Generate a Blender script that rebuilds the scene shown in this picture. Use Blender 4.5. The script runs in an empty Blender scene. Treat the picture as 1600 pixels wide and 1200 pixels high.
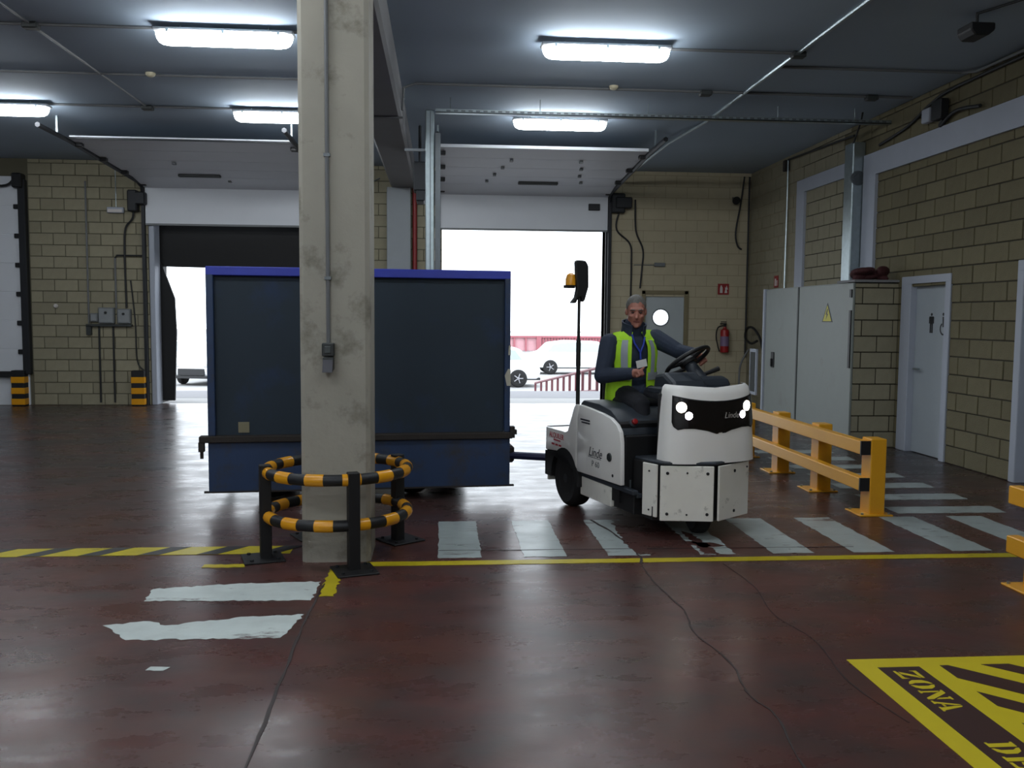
import bpy, bmesh, math, random
import numpy as np
from mathutils import Vector, Matrix
random.seed(11)
sc = bpy.context.scene
C = sc.collection
PI = math.pi

# ------------------------------------------------------------------ camera
F = 1390.0
CAM_H = 1.6
yaw, pitch, roll = math.atan(110 / F), math.atan(104 / F), 0.0075
fw = Vector((math.sin(yaw) * math.cos(pitch), math.cos(yaw) * math.cos(pitch), -math.sin(pitch)))
rt = Vector((math.cos(yaw), -math.sin(yaw), 0))
up = rt.cross(fw)
r2 = rt * math.cos(roll) + up * math.sin(roll)
u2 = -rt * math.sin(roll) + up * math.cos(roll)
cam = bpy.data.cameras.new('camera')
cam.sensor_width = 36
cam.lens = F / 1600 * 36
cam.clip_start = 0.05
cam.clip_end = 400
co = bpy.data.objects.new('camera', cam)
C.objects.link(co)
m = Matrix((r2, u2, -fw)).transposed().to_4x4()
m.translation = (0, 0, CAM_H)
co.matrix_world = m
sc.camera = co

# ------------------------------------------------------------------ sky, exposure
w = bpy.data.worlds.new('overcast_sky')
sc.world = w
w.use_nodes = True
bg = w.node_tree.nodes['Background']
bg.inputs[0].default_value = (0.86, 0.93, 1.0, 1)
SKY = 4.0
bg.inputs[1].default_value = SKY
LAMP = 37.0
sc.view_settings.view_transform = 'Standard'
sc.view_settings.look = 'None'
sc.view_settings.gamma = 1.0
sc.view_settings.exposure = 0.0
sc.view_settings.use_curve_mapping = False


# ------------------------------------------------------------------ materials
def lin(c):
    return tuple(((v / 255) / 12.92 if v / 255 <= 0.04045 else ((v / 255 + 0.055) / 1.055) ** 2.4) for v in c)


def M(name, rgb, rough=0.6, metal=0.0, var=0.12, scale=6.0, bump=0.0, bscale=60.0, rnd=0.0,
      emit=0.0, spec=0.5, dirt=None, dirt_amt=0.0, dscale=2.0, coat=0.0):
    """procedural material: base colour varied by noise, optional dirt patches and bump"""
    mt = bpy.data.materials.new(name)
    mt.use_nodes = True
    nt = mt.node_tree
    N, L = nt.nodes, nt.links
    b = N['Principled BSDF']
    col = lin(rgb)
    tc = N.new('ShaderNodeTexCoord')
    nz = N.new('ShaderNodeTexNoise')
    nz.inputs['Scale'].default_value = scale
    nz.inputs['Detail'].default_value = 5
    L.new(tc.outputs['Object'], nz.inputs['Vector'])
    mix = N.new('ShaderNodeMix')
    mix.data_type = 'RGBA'
    mix.inputs[6].default_value = (*[v * (1 - var) for v in col], 1)
    mix.inputs[7].default_value = (*[min(1, v * (1 + var)) for v in col], 1)
    L.new(nz.outputs['Fac'], mix.inputs[0])
    out = mix.outputs[2]
    if dirt is not None:
        n2 = N.new('ShaderNodeTexNoise')
        n2.inputs['Scale'].default_value = dscale
        n2.inputs['Detail'].default_value = 8
        n2.inputs['Roughness'].default_value = 0.65
        L.new(tc.outputs['Object'], n2.inputs['Vector'])
        rp = N.new('ShaderNodeValToRGB')
        rp.color_ramp.elements[0].position = 0.62 - 0.25 * dirt_amt
        rp.color_ramp.elements[1].position = 0.72
        rp.color_ramp.elements[0].color = (0, 0, 0, 1)
        rp.color_ramp.elements[1].color = (1, 1, 1, 1)
        L.new(n2.outputs['Fac'], rp.inputs[0])
        m2 = N.new('ShaderNodeMix')
        m2.data_type = 'RGBA'
        L.new(rp.outputs[0], m2.inputs[0])
        L.new(out, m2.inputs[6])
        m2.inputs[7].default_value = (*lin(dirt), 1)
        out = m2.outputs[2]
    if rnd > 0:
        oi = N.new('ShaderNodeObjectInfo')
        hs = N.new('ShaderNodeHueSaturation')
        mr = N.new('ShaderNodeMapRange')
        mr.inputs[3].default_value = 1 - rnd
        mr.inputs[4].default_value = 1 + rnd
        L.new(oi.outputs['Random'], mr.inputs[0])
        L.new(mr.outputs[0], hs.inputs['Value'])
        L.new(out, hs.inputs['Color'])
        out = hs.outputs[0]
    L.new(out, b.inputs['Base Color'])
    b.inputs['Roughness'].default_value = rough
    b.inputs['Metallic'].default_value = metal
    b.inputs['Specular IOR Level'].default_value = spec
    if coat:
        b.inputs['Coat Weight'].default_value = coat
    if bump > 0:
        n3 = N.new('ShaderNodeTexNoise')
        n3.inputs['Scale'].default_value = bscale
        n3.inputs['Detail'].default_value = 4
        L.new(tc.outputs['Object'], n3.inputs['Vector'])
        bp = N.new('ShaderNodeBump')
        bp.inputs['Strength'].default_value = bump
        bp.inputs['Distance'].default_value = 0.01
        L.new(n3.outputs['Fac'], bp.inputs['Height'])
        L.new(bp.outputs[0], b.inputs['Normal'])
    if emit > 0:
        L.new(out, b.inputs['Emission Color'])
        b.inputs['Emission Strength'].default_value = emit
    return mt


def floor_material(name, base, rough, paint=None, wear_at=0.60):
    """worn epoxy floor; with paint: worn paint showing floor through scratches"""
    mt = bpy.data.materials.new(name)
    mt.use_nodes = True
    nt = mt.node_tree
    N, L = nt.nodes, nt.links
    b = N['Principled BSDF']
    ge = N.new('ShaderNodeNewGeometry')

    def noise(scale, detail=6, rough_=0.6, sx=1, sy=1, rz=0.0):
        mp = N.new('ShaderNodeMapping')
        mp.inputs['Scale'].default_value = (sx, sy, 1)
        mp.inputs['Rotation'].default_value = (0, 0, rz)
        L.new(ge.outputs['Position'], mp.inputs[0])
        n = N.new('ShaderNodeTexNoise')
        n.inputs['Scale'].default_value = scale
        n.inputs['Detail'].default_value = detail
        n.inputs['Roughness'].default_value = rough_
        L.new(mp.outputs[0], n.inputs['Vector'])
        return n.outputs['Fac']

    def ramp(fac, p0, p1, c0=(0, 0, 0, 1), c1=(1, 1, 1, 1)):
        r = N.new('ShaderNodeValToRGB')
        r.color_ramp.elements[0].position = p0
        r.color_ramp.elements[1].position = p1
        r.color_ramp.elements[0].color = c0
        r.color_ramp.elements[1].color = c1
        L.new(fac, r.inputs[0])
        return r.outputs[0]

    def mixc(fac, a, bb):
        x = N.new('ShaderNodeMix')
        x.data_type = 'RGBA'
        L.new(fac, x.inputs[0])
        for s, v in ((6, a), (7, bb)):
            if isinstance(v, tuple):
                x.inputs[s].default_value = (*v, 1)
            else:
                L.new(v, x.inputs[s])
        return x.outputs[2]
    c = lin(base)
    big = ramp(noise(0.7, 6), 0.32, 0.68)
    col = mixc(big, tuple(v * 0.80 for v in c), tuple(v * 1.22 for v in c))
    gry = ramp(noise(2.0, 7, 0.6, 1, 1.8, 0.5), 0.30, 0.76)
    col = mixc(gry, col, (0.046, 0.036, 0.033))
    brn = ramp(noise(1.3, 6, 0.6, 1.5, 1, 0.9), 0.45, 0.85)
    col = mixc(brn, col, lin((92, 56, 42)))
    # grey mixed in patchily, increasing toward the loading doors
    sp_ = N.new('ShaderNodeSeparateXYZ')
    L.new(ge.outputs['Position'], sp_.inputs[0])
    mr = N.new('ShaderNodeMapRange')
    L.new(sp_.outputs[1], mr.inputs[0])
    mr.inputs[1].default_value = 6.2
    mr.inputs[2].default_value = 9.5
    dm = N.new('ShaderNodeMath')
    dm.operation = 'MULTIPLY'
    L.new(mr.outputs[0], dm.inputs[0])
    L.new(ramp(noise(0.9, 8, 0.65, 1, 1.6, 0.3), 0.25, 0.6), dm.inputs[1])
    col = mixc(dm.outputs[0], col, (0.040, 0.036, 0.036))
    scr = ramp(noise(26, 6, 0.7, 0.3, 2.5, 0.35), 0.70, 0.80)
    col = mixc(scr, col, lin((112, 96, 92)))
    if paint is not None:
        p = lin(paint)
        pv = mixc(ramp(noise(5, 6), 0.3, 0.7), tuple(v * 0.8 for v in p), p)
        wear = ramp(noise(3.2, 10, 0.75, 0.6, 2.6, 0.45), wear_at, wear_at + 0.07)
        col = mixc(wear, pv, col)
    b.inputs['Specular IOR Level'].default_value = 0.32
    L.new(col, b.inputs['Base Color'])
    rr = N.new('ShaderNodeMapRange')
    L.new(noise(2.2, 6, 0.65, 1, 2), rr.inputs[0])
    rr.inputs[1].default_value = 0.3
    rr.inputs[2].default_value = 0.7
    rr.inputs[3].default_value = rough - 0.05
    rr.inputs[4].default_value = rough + 0.10
    L.new(rr.outputs[0], b.inputs['Roughness'])
    bp = N.new('ShaderNodeBump')
    bp.inputs['Strength'].default_value = 0.06
    bp.inputs['Distance'].default_value = 0.01
    L.new(noise(14, 4, 0.6), bp.inputs['Height'])
    L.new(bp.outputs[0], b.inputs['Normal'])
    return mt


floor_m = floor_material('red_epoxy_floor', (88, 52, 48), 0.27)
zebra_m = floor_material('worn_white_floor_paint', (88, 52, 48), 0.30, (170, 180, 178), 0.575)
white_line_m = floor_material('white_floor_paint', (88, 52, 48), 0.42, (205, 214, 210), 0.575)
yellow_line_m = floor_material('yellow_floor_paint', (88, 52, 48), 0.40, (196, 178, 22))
tape_black_m = M('black_floor_tape', (34, 32, 32), 0.5)
zone_yellow_m = M('yellow_zone_paint', (206, 186, 30), 0.5, var=0.06)
zone_dark_m = M('dark_zone_ground', (62, 40, 38), 0.45, var=0.1)
ceil_m = M('painted_ceiling', (160, 176, 192), 0.85, var=0.05, scale=1.2)
beam_m = M('beam_concrete', (128, 128, 130), 0.8, var=0.08, scale=3, bump=0.1)
pillar_m = M('pillar_concrete', (160, 156, 144), 0.8, var=0.12, scale=4, bump=0.25, bscale=25, dirt=(104, 100, 88), dirt_amt=0.35, dscale=3.5)
block_r_m = M('weathered_concrete_block', (110, 103, 78), 0.85, var=0.14, scale=9, bump=0.5, bscale=90, rnd=0.10)
block_m = M('yellow_concrete_block', (146, 140, 118), 0.85, var=0.14, scale=9, bump=0.5, bscale=90, rnd=0.10)
block_far_m = M('painted_block', (178, 168, 142), 0.85, var=0.10, scale=5, bump=0.3, bscale=70, rnd=0.05)
mortar_m = M('grey_mortar', (62, 58, 46), 0.9, var=0.1)
mortar_pale_m = M('painted_mortar', (142, 132, 108), 0.9, var=0.1)
grey_wall_m = M('grey_plaster', (186, 188, 190), 0.85)
white_trim_m = M('white_painted_trim', (168, 174, 186), 0.6, var=0.05)
white_door_m = M('white_door_paint', (162, 170, 176), 0.5, var=0.04)
panel_m = M('sectional_door_panel', (216, 220, 226), 0.55, var=0.05, scale=2)
galv_m = M('galvanised_steel', (168, 180, 184), 0.32, metal=0.85, var=0.2, scale=14)
galv_dull_m = M('dull_galvanised', (112, 118, 122), 0.5, metal=0.6, var=0.15, scale=10)
dark_steel_m = M('dark_steel', (40, 42, 46), 0.55, metal=0.3)
black_m = M('black_plastic', (24, 25, 28), 0.5, var=0.15)
rubber_m = M('black_rubber', (20, 20, 21), 0.75, var=0.15, bump=0.1)
grey_plastic_m = M('grey_plastic', (112, 116, 118), 0.5)
dgrey_plastic_m = M('dark_grey_plastic', (50, 54, 54), 0.5)
conduit_m = M('grey_conduit', (104, 106, 108), 0.5)
cable_m = M('dark_cable', (30, 32, 34), 0.6)
red_pipe_m = M('red_pipe_paint', (130, 36, 36), 0.5)
red_m = M('red_enamel', (150, 26, 28), 0.4)
sign_red_m = M('sign_red', (140, 34, 34), 0.5, var=0.05)
sign_white_m = M('sign_white', (205, 200, 196), 0.5, var=0.03)
sign_yellow_m = M('sign_yellow', (196, 186, 32), 0.5, var=0.04)
barrier_m = M('barrier_yellow', (226, 162, 36), 0.35, var=0.06, scale=3)
band_yellow_m = M('band_yellow', (226, 156, 26), 0.28, var=0.08, scale=12)
tr_blue_m = M('trailer_blue', (36, 57, 90), 0.5, var=0.2, scale=3, dirt=(52, 48, 42), dirt_amt=0.5, dscale=4, bump=0.15, bscale=20)
tr_top_m = M('trailer_bright_blue', (44, 58, 168), 0.45, var=0.15)
tr_dark_m = M('trailer_navy_panel', (30, 44, 56), 0.7, var=0.2, scale=1.5, dirt=(30, 50, 84), dirt_amt=0.4, dscale=1.2)
rust_m = M('rusty_steel', (44, 38, 34), 0.75, var=0.3, scale=8, bump=0.3)
tw_m = M('tractor_white', (242, 240, 236), 0.32, var=0.03, coat=0.3)
tw2_m = M('tractor_white_plate', (236, 233, 224), 0.5, var=0.06, scale=8, dirt=(150, 146, 136), dirt_amt=0.15, dscale=9)
td_m = M('tractor_dark_plastic', (42, 48, 56), 0.5, var=0.12, bump=0.1, bscale=200)
tb_m = M('tractor_black', (18, 18, 20), 0.55)
visor_m = M('smoked_visor', (26, 23, 22), 0.12, var=0.1, coat=0.5)
lamp_warm_m = M('headlight_glow', (255, 238, 205), 0.3, var=0.0, emit=14)
lamp_cold_m = M('headlight_glow_cool', (250, 240, 255), 0.3, var=0.0, emit=12)
tube_m = M('fluorescent_diffuser', (242, 248, 252), 0.4, var=0.0, emit=LAMP)
lampbody_m = M('lamp_housing', (150, 152, 155), 0.5)
amber_m = M('amber_lens', (220, 150, 30), 0.3)
silver_text_m = M('silver_lettering', (170, 165, 160), 0.4)
navy_text_m = M('dark_lettering', (40, 42, 52), 0.5)
red_text_m = M('red_lettering', (176, 44, 60), 0.5)
skin_m = M('skin', (168, 112, 96), 0.55, var=0.06, scale=20)
hair_m = M('grey_hair', (104, 102, 98), 0.7, var=0.3, scale=80, bump=0.4, bscale=200)
jacket_m = M('navy_jacket', (36, 46, 64), 0.8, var=0.15, scale=15, bump=0.3, bscale=45)
trouser_m = M('dark_trousers', (26, 27, 34), 0.85, var=0.15)
shoe_m = M('black_shoe', (18, 17, 17), 0.5)
hivis_m = M('hi_vis_fabric', (176, 230, 40), 0.7, var=0.06, scale=10, bump=0.2, bscale=30)
silver_m = M('reflective_tape', (150, 158, 164), 0.45, var=0.1)
lanyard_m = M('blue_lanyard', (36, 62, 170), 0.6)
asphalt_m = M('pale_yard_concrete', (150, 150, 150), 0.9, var=0.1)
dock_m = M('dock_concrete', (120, 120, 124), 0.85, var=0.1)
car_white_m = M('car_white', (225, 228, 230), 0.3, var=0.02, coat=0.5)
glass_m = M('car_glass', (176, 186, 188), 0.3, var=0.05)  # pale colour imitates windows washed out by outdoor flare
alloy_m = M('alloy_wheel', (150, 150, 155), 0.4, metal=0.5)
shed_m = M('shed_white', (220, 220, 220), 0.7, var=0.03)
maroon_m = M('glare_pale_cladding', (158, 92, 100), 0.7, var=0.1)  # maroon paled to put the outdoor glare into the colour
rail_red_m = M('maroon_railing', (112, 66, 72), 0.6)
bundle_m = M('maroon_tarp', (66, 28, 30), 0.8, var=0.25, scale=10)


# ------------------------------------------------------------------ mesh helpers
class MB:
    def __init__(s):
        s.v = []
        s.f = []

    def add(s, vs, fs):
        o = len(s.v)
        s.v += [tuple(p) for p in vs]
        s.f += [tuple(i + o for i in f) for f in fs]
        return s

    def box(s, x0, x1, y0, y1, z0, z1):
        return s.add([(x0, y0, z0), (x1, y0, z0), (x1, y1, z0), (x0, y1, z0), (x0, y0, z1), (x1, y0, z1), (x1, y1, z1), (x0, y1, z1)],
                     [(0, 3, 2, 1), (4, 5, 6, 7), (0, 1, 5, 4), (1, 2, 6, 5), (2, 3, 7, 6), (3, 0, 4, 7)])

    def prism(s, poly, axis, a, b):
        """poly: 2-D outline; extruded along axis from a to b ('x': (y,z), 'y': (x,z), 'z': (x,y))"""
        n = len(poly)

        def P(p, t):
            return {'x': (t, p[0], p[1]), 'y': (p[0], t, p[1]), 'z': (p[0], p[1], t)}[axis]
        vs = [P(p, a) for p in poly] + [P(p, b) for p in poly]
        fs = [tuple(range(n)), tuple(range(2 * n - 1, n - 1, -1))]
        fs += [(i, i + n, (i + 1) % n + n, (i + 1) % n) for i in range(n)]
        return s.add(vs, fs)

    def tube(s, path, r, n=8, cap=True, r_end=None):
        path = [Vector(p) for p in path]
        k = len(path)
        vs = []
        prev = None
        for i, p in enumerate(path):
            t = (path[min(i + 1, k - 1)] - path[max(i - 1, 0)]).normalized()
            if prev is None:
                a = Vector((0, 0, 1)) if abs(t.z) < 0.9 else Vector((1, 0, 0))
                prev = t.cross(a).normalized()
            prev = (prev - t * prev.dot(t)).normalized()
            q = t.cross(prev)
            rr = r if r_end is None else r + (r_end - r) * i / max(1, k - 1)
            for j in range(n):
                an = 2 * PI * j / n
                vs.append(p + prev * math.cos(an) * rr + q * math.sin(an) * rr)
        fs = []
        for i in range(k - 1):
            for j in range(n):
                fs.append((i * n + j, i * n + (j + 1) % n, (i + 1) * n + (j + 1) % n, (i + 1) * n + j))
        if cap:
            fs.append(tuple(range(n - 1, -1, -1)))
            fs.append(tuple((k - 1) * n + j for j in range(n)))
        return s.add(vs, fs)

    def ring(s, c, R, r, a0=0, a1=2 * PI, n=48, k=10, mat=None):
        full = abs(a1 - a0 - 2 * PI) < 1e-6
        vs = []
        cnt = n if full else n + 1
        for i in range(cnt):
            a = a0 + (a1 - a0) * i / n
            for j in range(k):
                b = 2 * PI * j / k
                rr = R + r * math.cos(b)
                vs.append(Vector((rr * math.cos(a), rr * math.sin(a), r * math.sin(b))))
        fs = []
        for i in range(n):
            i2 = (i + 1) % cnt
            for j in range(k):
                fs.append((i * k + j, i2 * k + j, i2 * k + (j + 1) % k, i * k + (j + 1) % k))
        if not full:
            fs.append(tuple(range(k)))
            fs.append(tuple((cnt - 1) * k + j for j in range(k - 1, -1, -1)))
        if mat is not None:
            vs = [mat @ v for v in vs]
        c = Vector(c)
        return s.add([v + c for v in vs], fs)

    def lathe(s, prof, n=24, mat=None, c=(0, 0, 0)):
        """prof: (radius, z) pairs around local z"""
        vs, fs = [], []
        for (r, z) in prof:
            for j in range(n):
                a = 2 * PI * j / n
                vs.append(Vector((r * math.cos(a), r * math.sin(a), z)))
        k = len(prof)
        for i in range(k - 1):
            for j in range(n):
                fs.append((i * n + j, i * n + (j + 1) % n, (i + 1) * n + (j + 1) % n, (i + 1) * n + j))
        fs.append(tuple(range(n - 1, -1, -1)))
        fs.append(tuple((k - 1) * n + j for j in range(n)))
        if mat is not None:
            vs = [mat @ v for v in vs]
        c = Vector(c)
        return s.add([v + c for v in vs], fs)

    def ell(s, c, rad, mat=None, n=16, k=10):
        vs, fs = [], []
        c = Vector(c)
        for i in range(k + 1):
            t = PI * i / k
            for j in range(n):
                a = 2 * PI * j / n
                v = Vector((rad[0] * math.sin(t) * math.cos(a), rad[1] * math.sin(t) * math.sin(a), rad[2] * math.cos(t)))
                if mat is not None:
                    v = mat @ v
                vs.append(v + c)
        for i in range(k):
            for j in range(n):
                fs.append((i * n + j, (i + 1) * n + j, (i + 1) * n + (j + 1) % n, i * n + (j + 1) % n))
        return s.add(vs, fs)

    def grid(s, rows, close=False):
        n = len(rows[0])
        vs = [p for r in rows for p in r]
        fs = []
        for i in range(len(rows) - 1):
            for j in range(n if close else n - 1):
                fs.append((i * n + j, i * n + (j + 1) % n, (i + 1) * n + (j + 1) % n, (i + 1) * n + j))
        return s.add(vs, fs)

    def mesh(s, name, mat, off=(0, 0, 0), smooth=False, bevel=0.0, seg=1, thick=0.0):
        me = bpy.data.meshes.new(name)
        me.from_pydata([(p[0] - off[0], p[1] - off[1], p[2] - off[2]) for p in s.v], [], s.f)
        bm = bmesh.new()
        bm.from_mesh(me)
        bmesh.ops.remove_doubles(bm, verts=bm.verts, dist=1e-5)
        bmesh.ops.recalc_face_normals(bm, faces=bm.faces)
        if thick:
            bmesh.ops.solidify(bm, geom=bm.faces[:], thickness=thick)
            bmesh.ops.recalc_face_normals(bm, faces=bm.faces)
        if bevel > 0:
            ed = [e for e in bm.edges if len(e.link_faces) == 2 and e.calc_face_angle(0) > 0.5]
            bmesh.ops.bevel(bm, geom=ed, offset=bevel, segments=seg, affect='EDGES', profile=0.5, clamp_overlap=True)
        bm.to_mesh(me)
        bm.free()
        if smooth:
            me.polygons.foreach_set('use_smooth', [True] * len(me.polygons))
            me.set_sharp_from_angle(angle=math.radians(38))
        me.materials.append(mat)
        me.update()
        return me

    def build(s, name, mat, parent=None, off=None, smooth=False, bevel=0.0, seg=1, thick=0.0, keep=False):
        """links one mesh object; off = origin in the coordinates the vertices were given in.
        with a parent and no off, vertices are in the parent's local space; keep=True: vertices are in
        world space and the parent is an untouched or only translated object"""
        if off is None:
            off = (0, 0, 0)
        sub = off
        if keep and parent is not None:
            p, pl = parent, Vector((0, 0, 0))
            while p is not None:
                pl += p.location
                p = p.parent
            sub = pl
        o = bpy.data.objects.new(name, s.mesh(name, mat, sub, smooth, bevel, seg, thick))
        C.objects.link(o)
        if parent is not None:
            o.parent = parent
        else:
            o.location = off
        return o


def tag(o, label=None, cat=None, group=None, kind=None):
    if label:
        o['label'] = label
    if cat:
        o['category'] = cat
    if group:
        o['group'] = group
    if kind:
        o['kind'] = kind
    return o


def thing(name, label, cat, loc=(0, 0, 0), rz=0.0, group=None):
    o = bpy.data.objects.new(name, None)
    o.empty_display_size = 0.1
    C.objects.link(o)
    o.location = loc
    o.rotation_euler = (0, 0, rz)
    return tag(o, label, cat, group)


def structure(o, label=None):
    o['kind'] = 'structure'
    if label:
        o['label'] = label
    return o


def copy_tree(o, parent=None):
    c = o.copy()
    C.objects.link(c)
    c.parent = parent
    for ch in list(o.children):
        copy_tree(ch, c)
    return c


def text_mesh(name, s, size, mat, parent, matrix, shear=0.0, extrude=0.0008, width=1.0, align='CENTER', spacing=1.0):
    cu = bpy.data.curves.new(name, 'FONT')
    cu.body = s
    cu.size = size
    cu.shear = shear
    cu.extrude = extrude
    cu.align_x = align
    cu.align_y = 'CENTER'
    cu.space_character = spacing
    cu.resolution_u = 3
    t = bpy.data.objects.new(name + '_tmp', cu)
    C.objects.link(t)
    dg = bpy.context.evaluated_depsgraph_get()
    me = bpy.data.meshes.new_from_object(t.evaluated_get(dg))
    bpy.data.objects.remove(t)
    bpy.data.curves.remove(cu)
    me.transform(matrix @ Matrix.Diagonal((width, 1, 1, 1)))
    me.materials.clear()
    me.materials.append(mat)
    me.name = name
    o = bpy.data.objects.new(name, me)
    C.objects.link(o)
    o.parent = parent
    return o


def smooth_path(pts, n=6):
    """Catmull-Rom through pts"""
    P = [Vector(p) for p in pts]
    out = []
    for i in range(len(P) - 1):
        p0, p1, p2, p3 = P[max(i - 1, 0)], P[i], P[i + 1], P[min(i + 2, len(P) - 1)]
        for k in range(n):
            t = k / n
            out.append(0.5 * ((2 * p1) + (p2 - p0) * t + (2 * p0 - 5 * p1 + 4 * p2 - p3) * t * t + (3 * p1 - p0 - 3 * p2 + p3) * t ** 3))
    out.append(P[-1])
    return out


def frame_mat(o, ex, ey, ez):
    mm = Matrix((ex, ey, ez)).transposed().to_4x4()
    mm.translation = o
    return mm


# ------------------------------------------------------------------ room shell
H, BY, WX = 4.27, 16.2, 5.68
LX, NY = -13.0, -7.0
OL0, OL1, OR0, OR1, OH = -5.13, -2.13, 0.0, 2.97, 3.95   # doorways in the back wall
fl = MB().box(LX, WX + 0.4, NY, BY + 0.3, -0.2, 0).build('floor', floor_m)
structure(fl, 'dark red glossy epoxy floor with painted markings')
ce = MB().box(LX - 0.2, WX + 0.4, NY - 0.2, BY + 0.3, H, H + 0.2).build('ceiling', ceil_m)
structure(ce, 'grey painted flat ceiling')
structure(MB().box(LX - 0.2, LX, NY, BY + 0.3, 0, H).build('wall_left', grey_wall_m), 'plain grey far side wall')
structure(MB().box(LX, WX + 0.4, NY - 0.2, NY, 0, H).build('wall_front', grey_wall_m), 'plain grey wall behind the viewpoint')
wb = MB()
wb.box(LX, -10.3, BY, BY + 0.3, 0, H)
wb.box(-10.3, -7.24, BY, BY + 0.3, 0, H)
wb.box(-7.24, OL0, BY, BY + 0.3, 0, H)
wb.box(OL0, OL1, BY, BY + 0.3, OH, H)
wb.box(OL1, OR0, BY, BY + 0.3, 0, H)
wb.box(OR0, OR1, BY, BY + 0.3, OH, H)
wb.box(OR1, 3.72, BY, BY + 0.3, 0, H)
wb.box(3.72, 4.47, BY, BY + 0.3, 2.05, H)
wb.box(4.47, WX + 0.4, BY, BY + 0.3, 0, H)
wall_back = structure(wb.build('wall_back', M('back_wall_mortar', (92, 88, 72), 0.9, var=0.1)), 'yellow block back wall with loading doorways')
wr = MB()
wr.box(WX, WX + 0.3, NY, 7.35, 0, H)
wr.box(WX, WX + 0.3, 7.35, 8.33, 2.1, H)
wr.box(WX, WX + 0.3, 8.33, 9.65, 0, H)
wr.box(WX, WX + 0.3, 9.65, 10.52, 2.05, H)
wr.box(WX, WX + 0.3, 10.52, BY, 0, H)
wall_right = structure(wr.build('wall_right', mortar_m), 'yellow block side wall with washroom door')

# blocks, 40 x 20 cm -------------------------------------------------------
_bc = {}


def block_mesh(l, h, d, mat, bev):
    k = (round(l, 3), round(h, 3), d, mat.name)
    if k not in _bc:
        _bc[k] = MB().box(0, l, -d, 0.004, 0, h).mesh('block', mat, bevel=bev)
    return _bc[k]


def lay_blocks(parent, origin, u, length, height, holes, single, mat, joint=0.014, d=0.012, bl=0.4, bh=0.2, bev=0.004, phase=0.0, rest_mat=None):
    """courses of blocks on a wall face; u = 'x' or 'y' (face looks to -y or -x). holes: (u0,u1,z0,z1);
    single(uc, zc) tells if a block is its own object; the others are joined"""
    rest = MB()
    nb = 0
    rows = int(math.ceil(height / bh - 1e-6))
    for r in range(rows):
        z0, z1 = r * bh, min(height, (r + 1) * bh)
        zm = (z0 + z1) / 2
        cuts = sorted((a, b) for (a, b, c, dd) in holes if c < zm < dd)
        segs, s = [], 0.0
        for a, b in cuts:
            if a > s:
                segs.append((s, a))
            s = max(s, b)
        if s < length:
            segs.append((s, length))
        st = -(phase + (bl / 2 if r % 2 else 0))
        for a, b in segs:
            k = math.floor((a - st) / bl)
            p = st + k * bl
            while p < b - 1e-4:
                q0, q1 = max(a, p), min(b, p + bl)
                p += bl
                if q1 - q0 < 0.05:
                    continue
                l, hh = q1 - q0 - joint, z1 - z0 - joint
                dj = random.uniform(-0.003, 0.003)
                if single((q0 + q1) / 2, zm):
                    o = bpy.data.objects.new('block', block_mesh(l, hh, d, mat, bev))
                    C.objects.link(o)
                    o.parent = parent
                    if u == 'x':
                        o.location = (origin[0] + q0 + joint / 2, origin[1] + dj, z0 + joint / 2)
                    else:
                        # local x runs along -y so that the face (-y local) looks to -x
                        o.rotation_euler = (0, 0, -PI / 2)
                        o.location = (origin[0] + dj, origin[1] + q1 - joint / 2, z0 + joint / 2)
                    nb += 1
                else:
                    if u == 'x':
                        rest.box(origin[0] + q0 + joint / 2, origin[0] + q1 - joint / 2, origin[1] - d + dj, origin[1] + 0.004, z0 + joint / 2, z1 - joint / 2)
                    else:
                        rest.box(origin[0] - d + dj, origin[0] + 0.004, origin[1] + q0 + joint / 2, origin[1] + q1 - joint / 2, z0 + joint / 2, z1 - joint / 2)
    if rest.v:
        o = rest.build('blockwork', rest_mat or mat, parent)
        o['kind'] = 'stuff'
    return nb


# back wall: left bay, middle pier, right bay
lay_blocks(wall_back, (-7.14, BY), 'x', 2.01, H, [], lambda a, z: True, block_m)
lay_blocks(wall_back, (OL1, BY), 'x', 2.13, H, [], lambda a, z: a > 0.75 and z > 2.0, block_m)
lay_blocks(wall_back, (OR1 + 0.1, BY), 'x', 2.6, H, [(0.6, 1.43, 0, 2.1)], lambda a, z: False, block_far_m, joint=0.008, d=0.006)
# right wall: blocks from Y=6.9 to the corner
Y0 = 6.9
lay_blocks(wall_right, (WX, Y0), 'y', BY - Y0, H,
           [(0.4, 1.5, 0, 2.15), (9.56 - Y0, 10.61 - Y0, 0, 2.09), (10.72 - Y0, 13.7 - Y0, 0, 2.08)],
           lambda a, z: 0.9 < a < 5.3, block_r_m, phase=0.12, rest_mat=block_m)
tag(MB().box(WX - 0.003, WX + 0.002, 13.9, BY, 0, H).build('mortar_coat', mortar_pale_m, wall_right))
tag(MB().box(OR1 + 0.1, WX, BY - 0.003, BY + 0.002, 2.1, H).box(OR1 + 0.1, 3.66, BY - 0.003, BY + 0.002, 0, 2.1).box(4.53, WX, BY - 0.003, BY + 0.002, 0, 2.1).build('mortar_coat', mortar_pale_m, wall_back))

# pillar and beam -----------------------------------------------------------
def chamfer_rect(x0, x1, y0, y1, c):
    return [(x0 + c, y0), (x1 - c, y0), (x1, y0 + c), (x1, y1 - c), (x1 - c, y1), (x0 + c, y1), (x0, y1 - c), (x0, y0 + c)]


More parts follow.
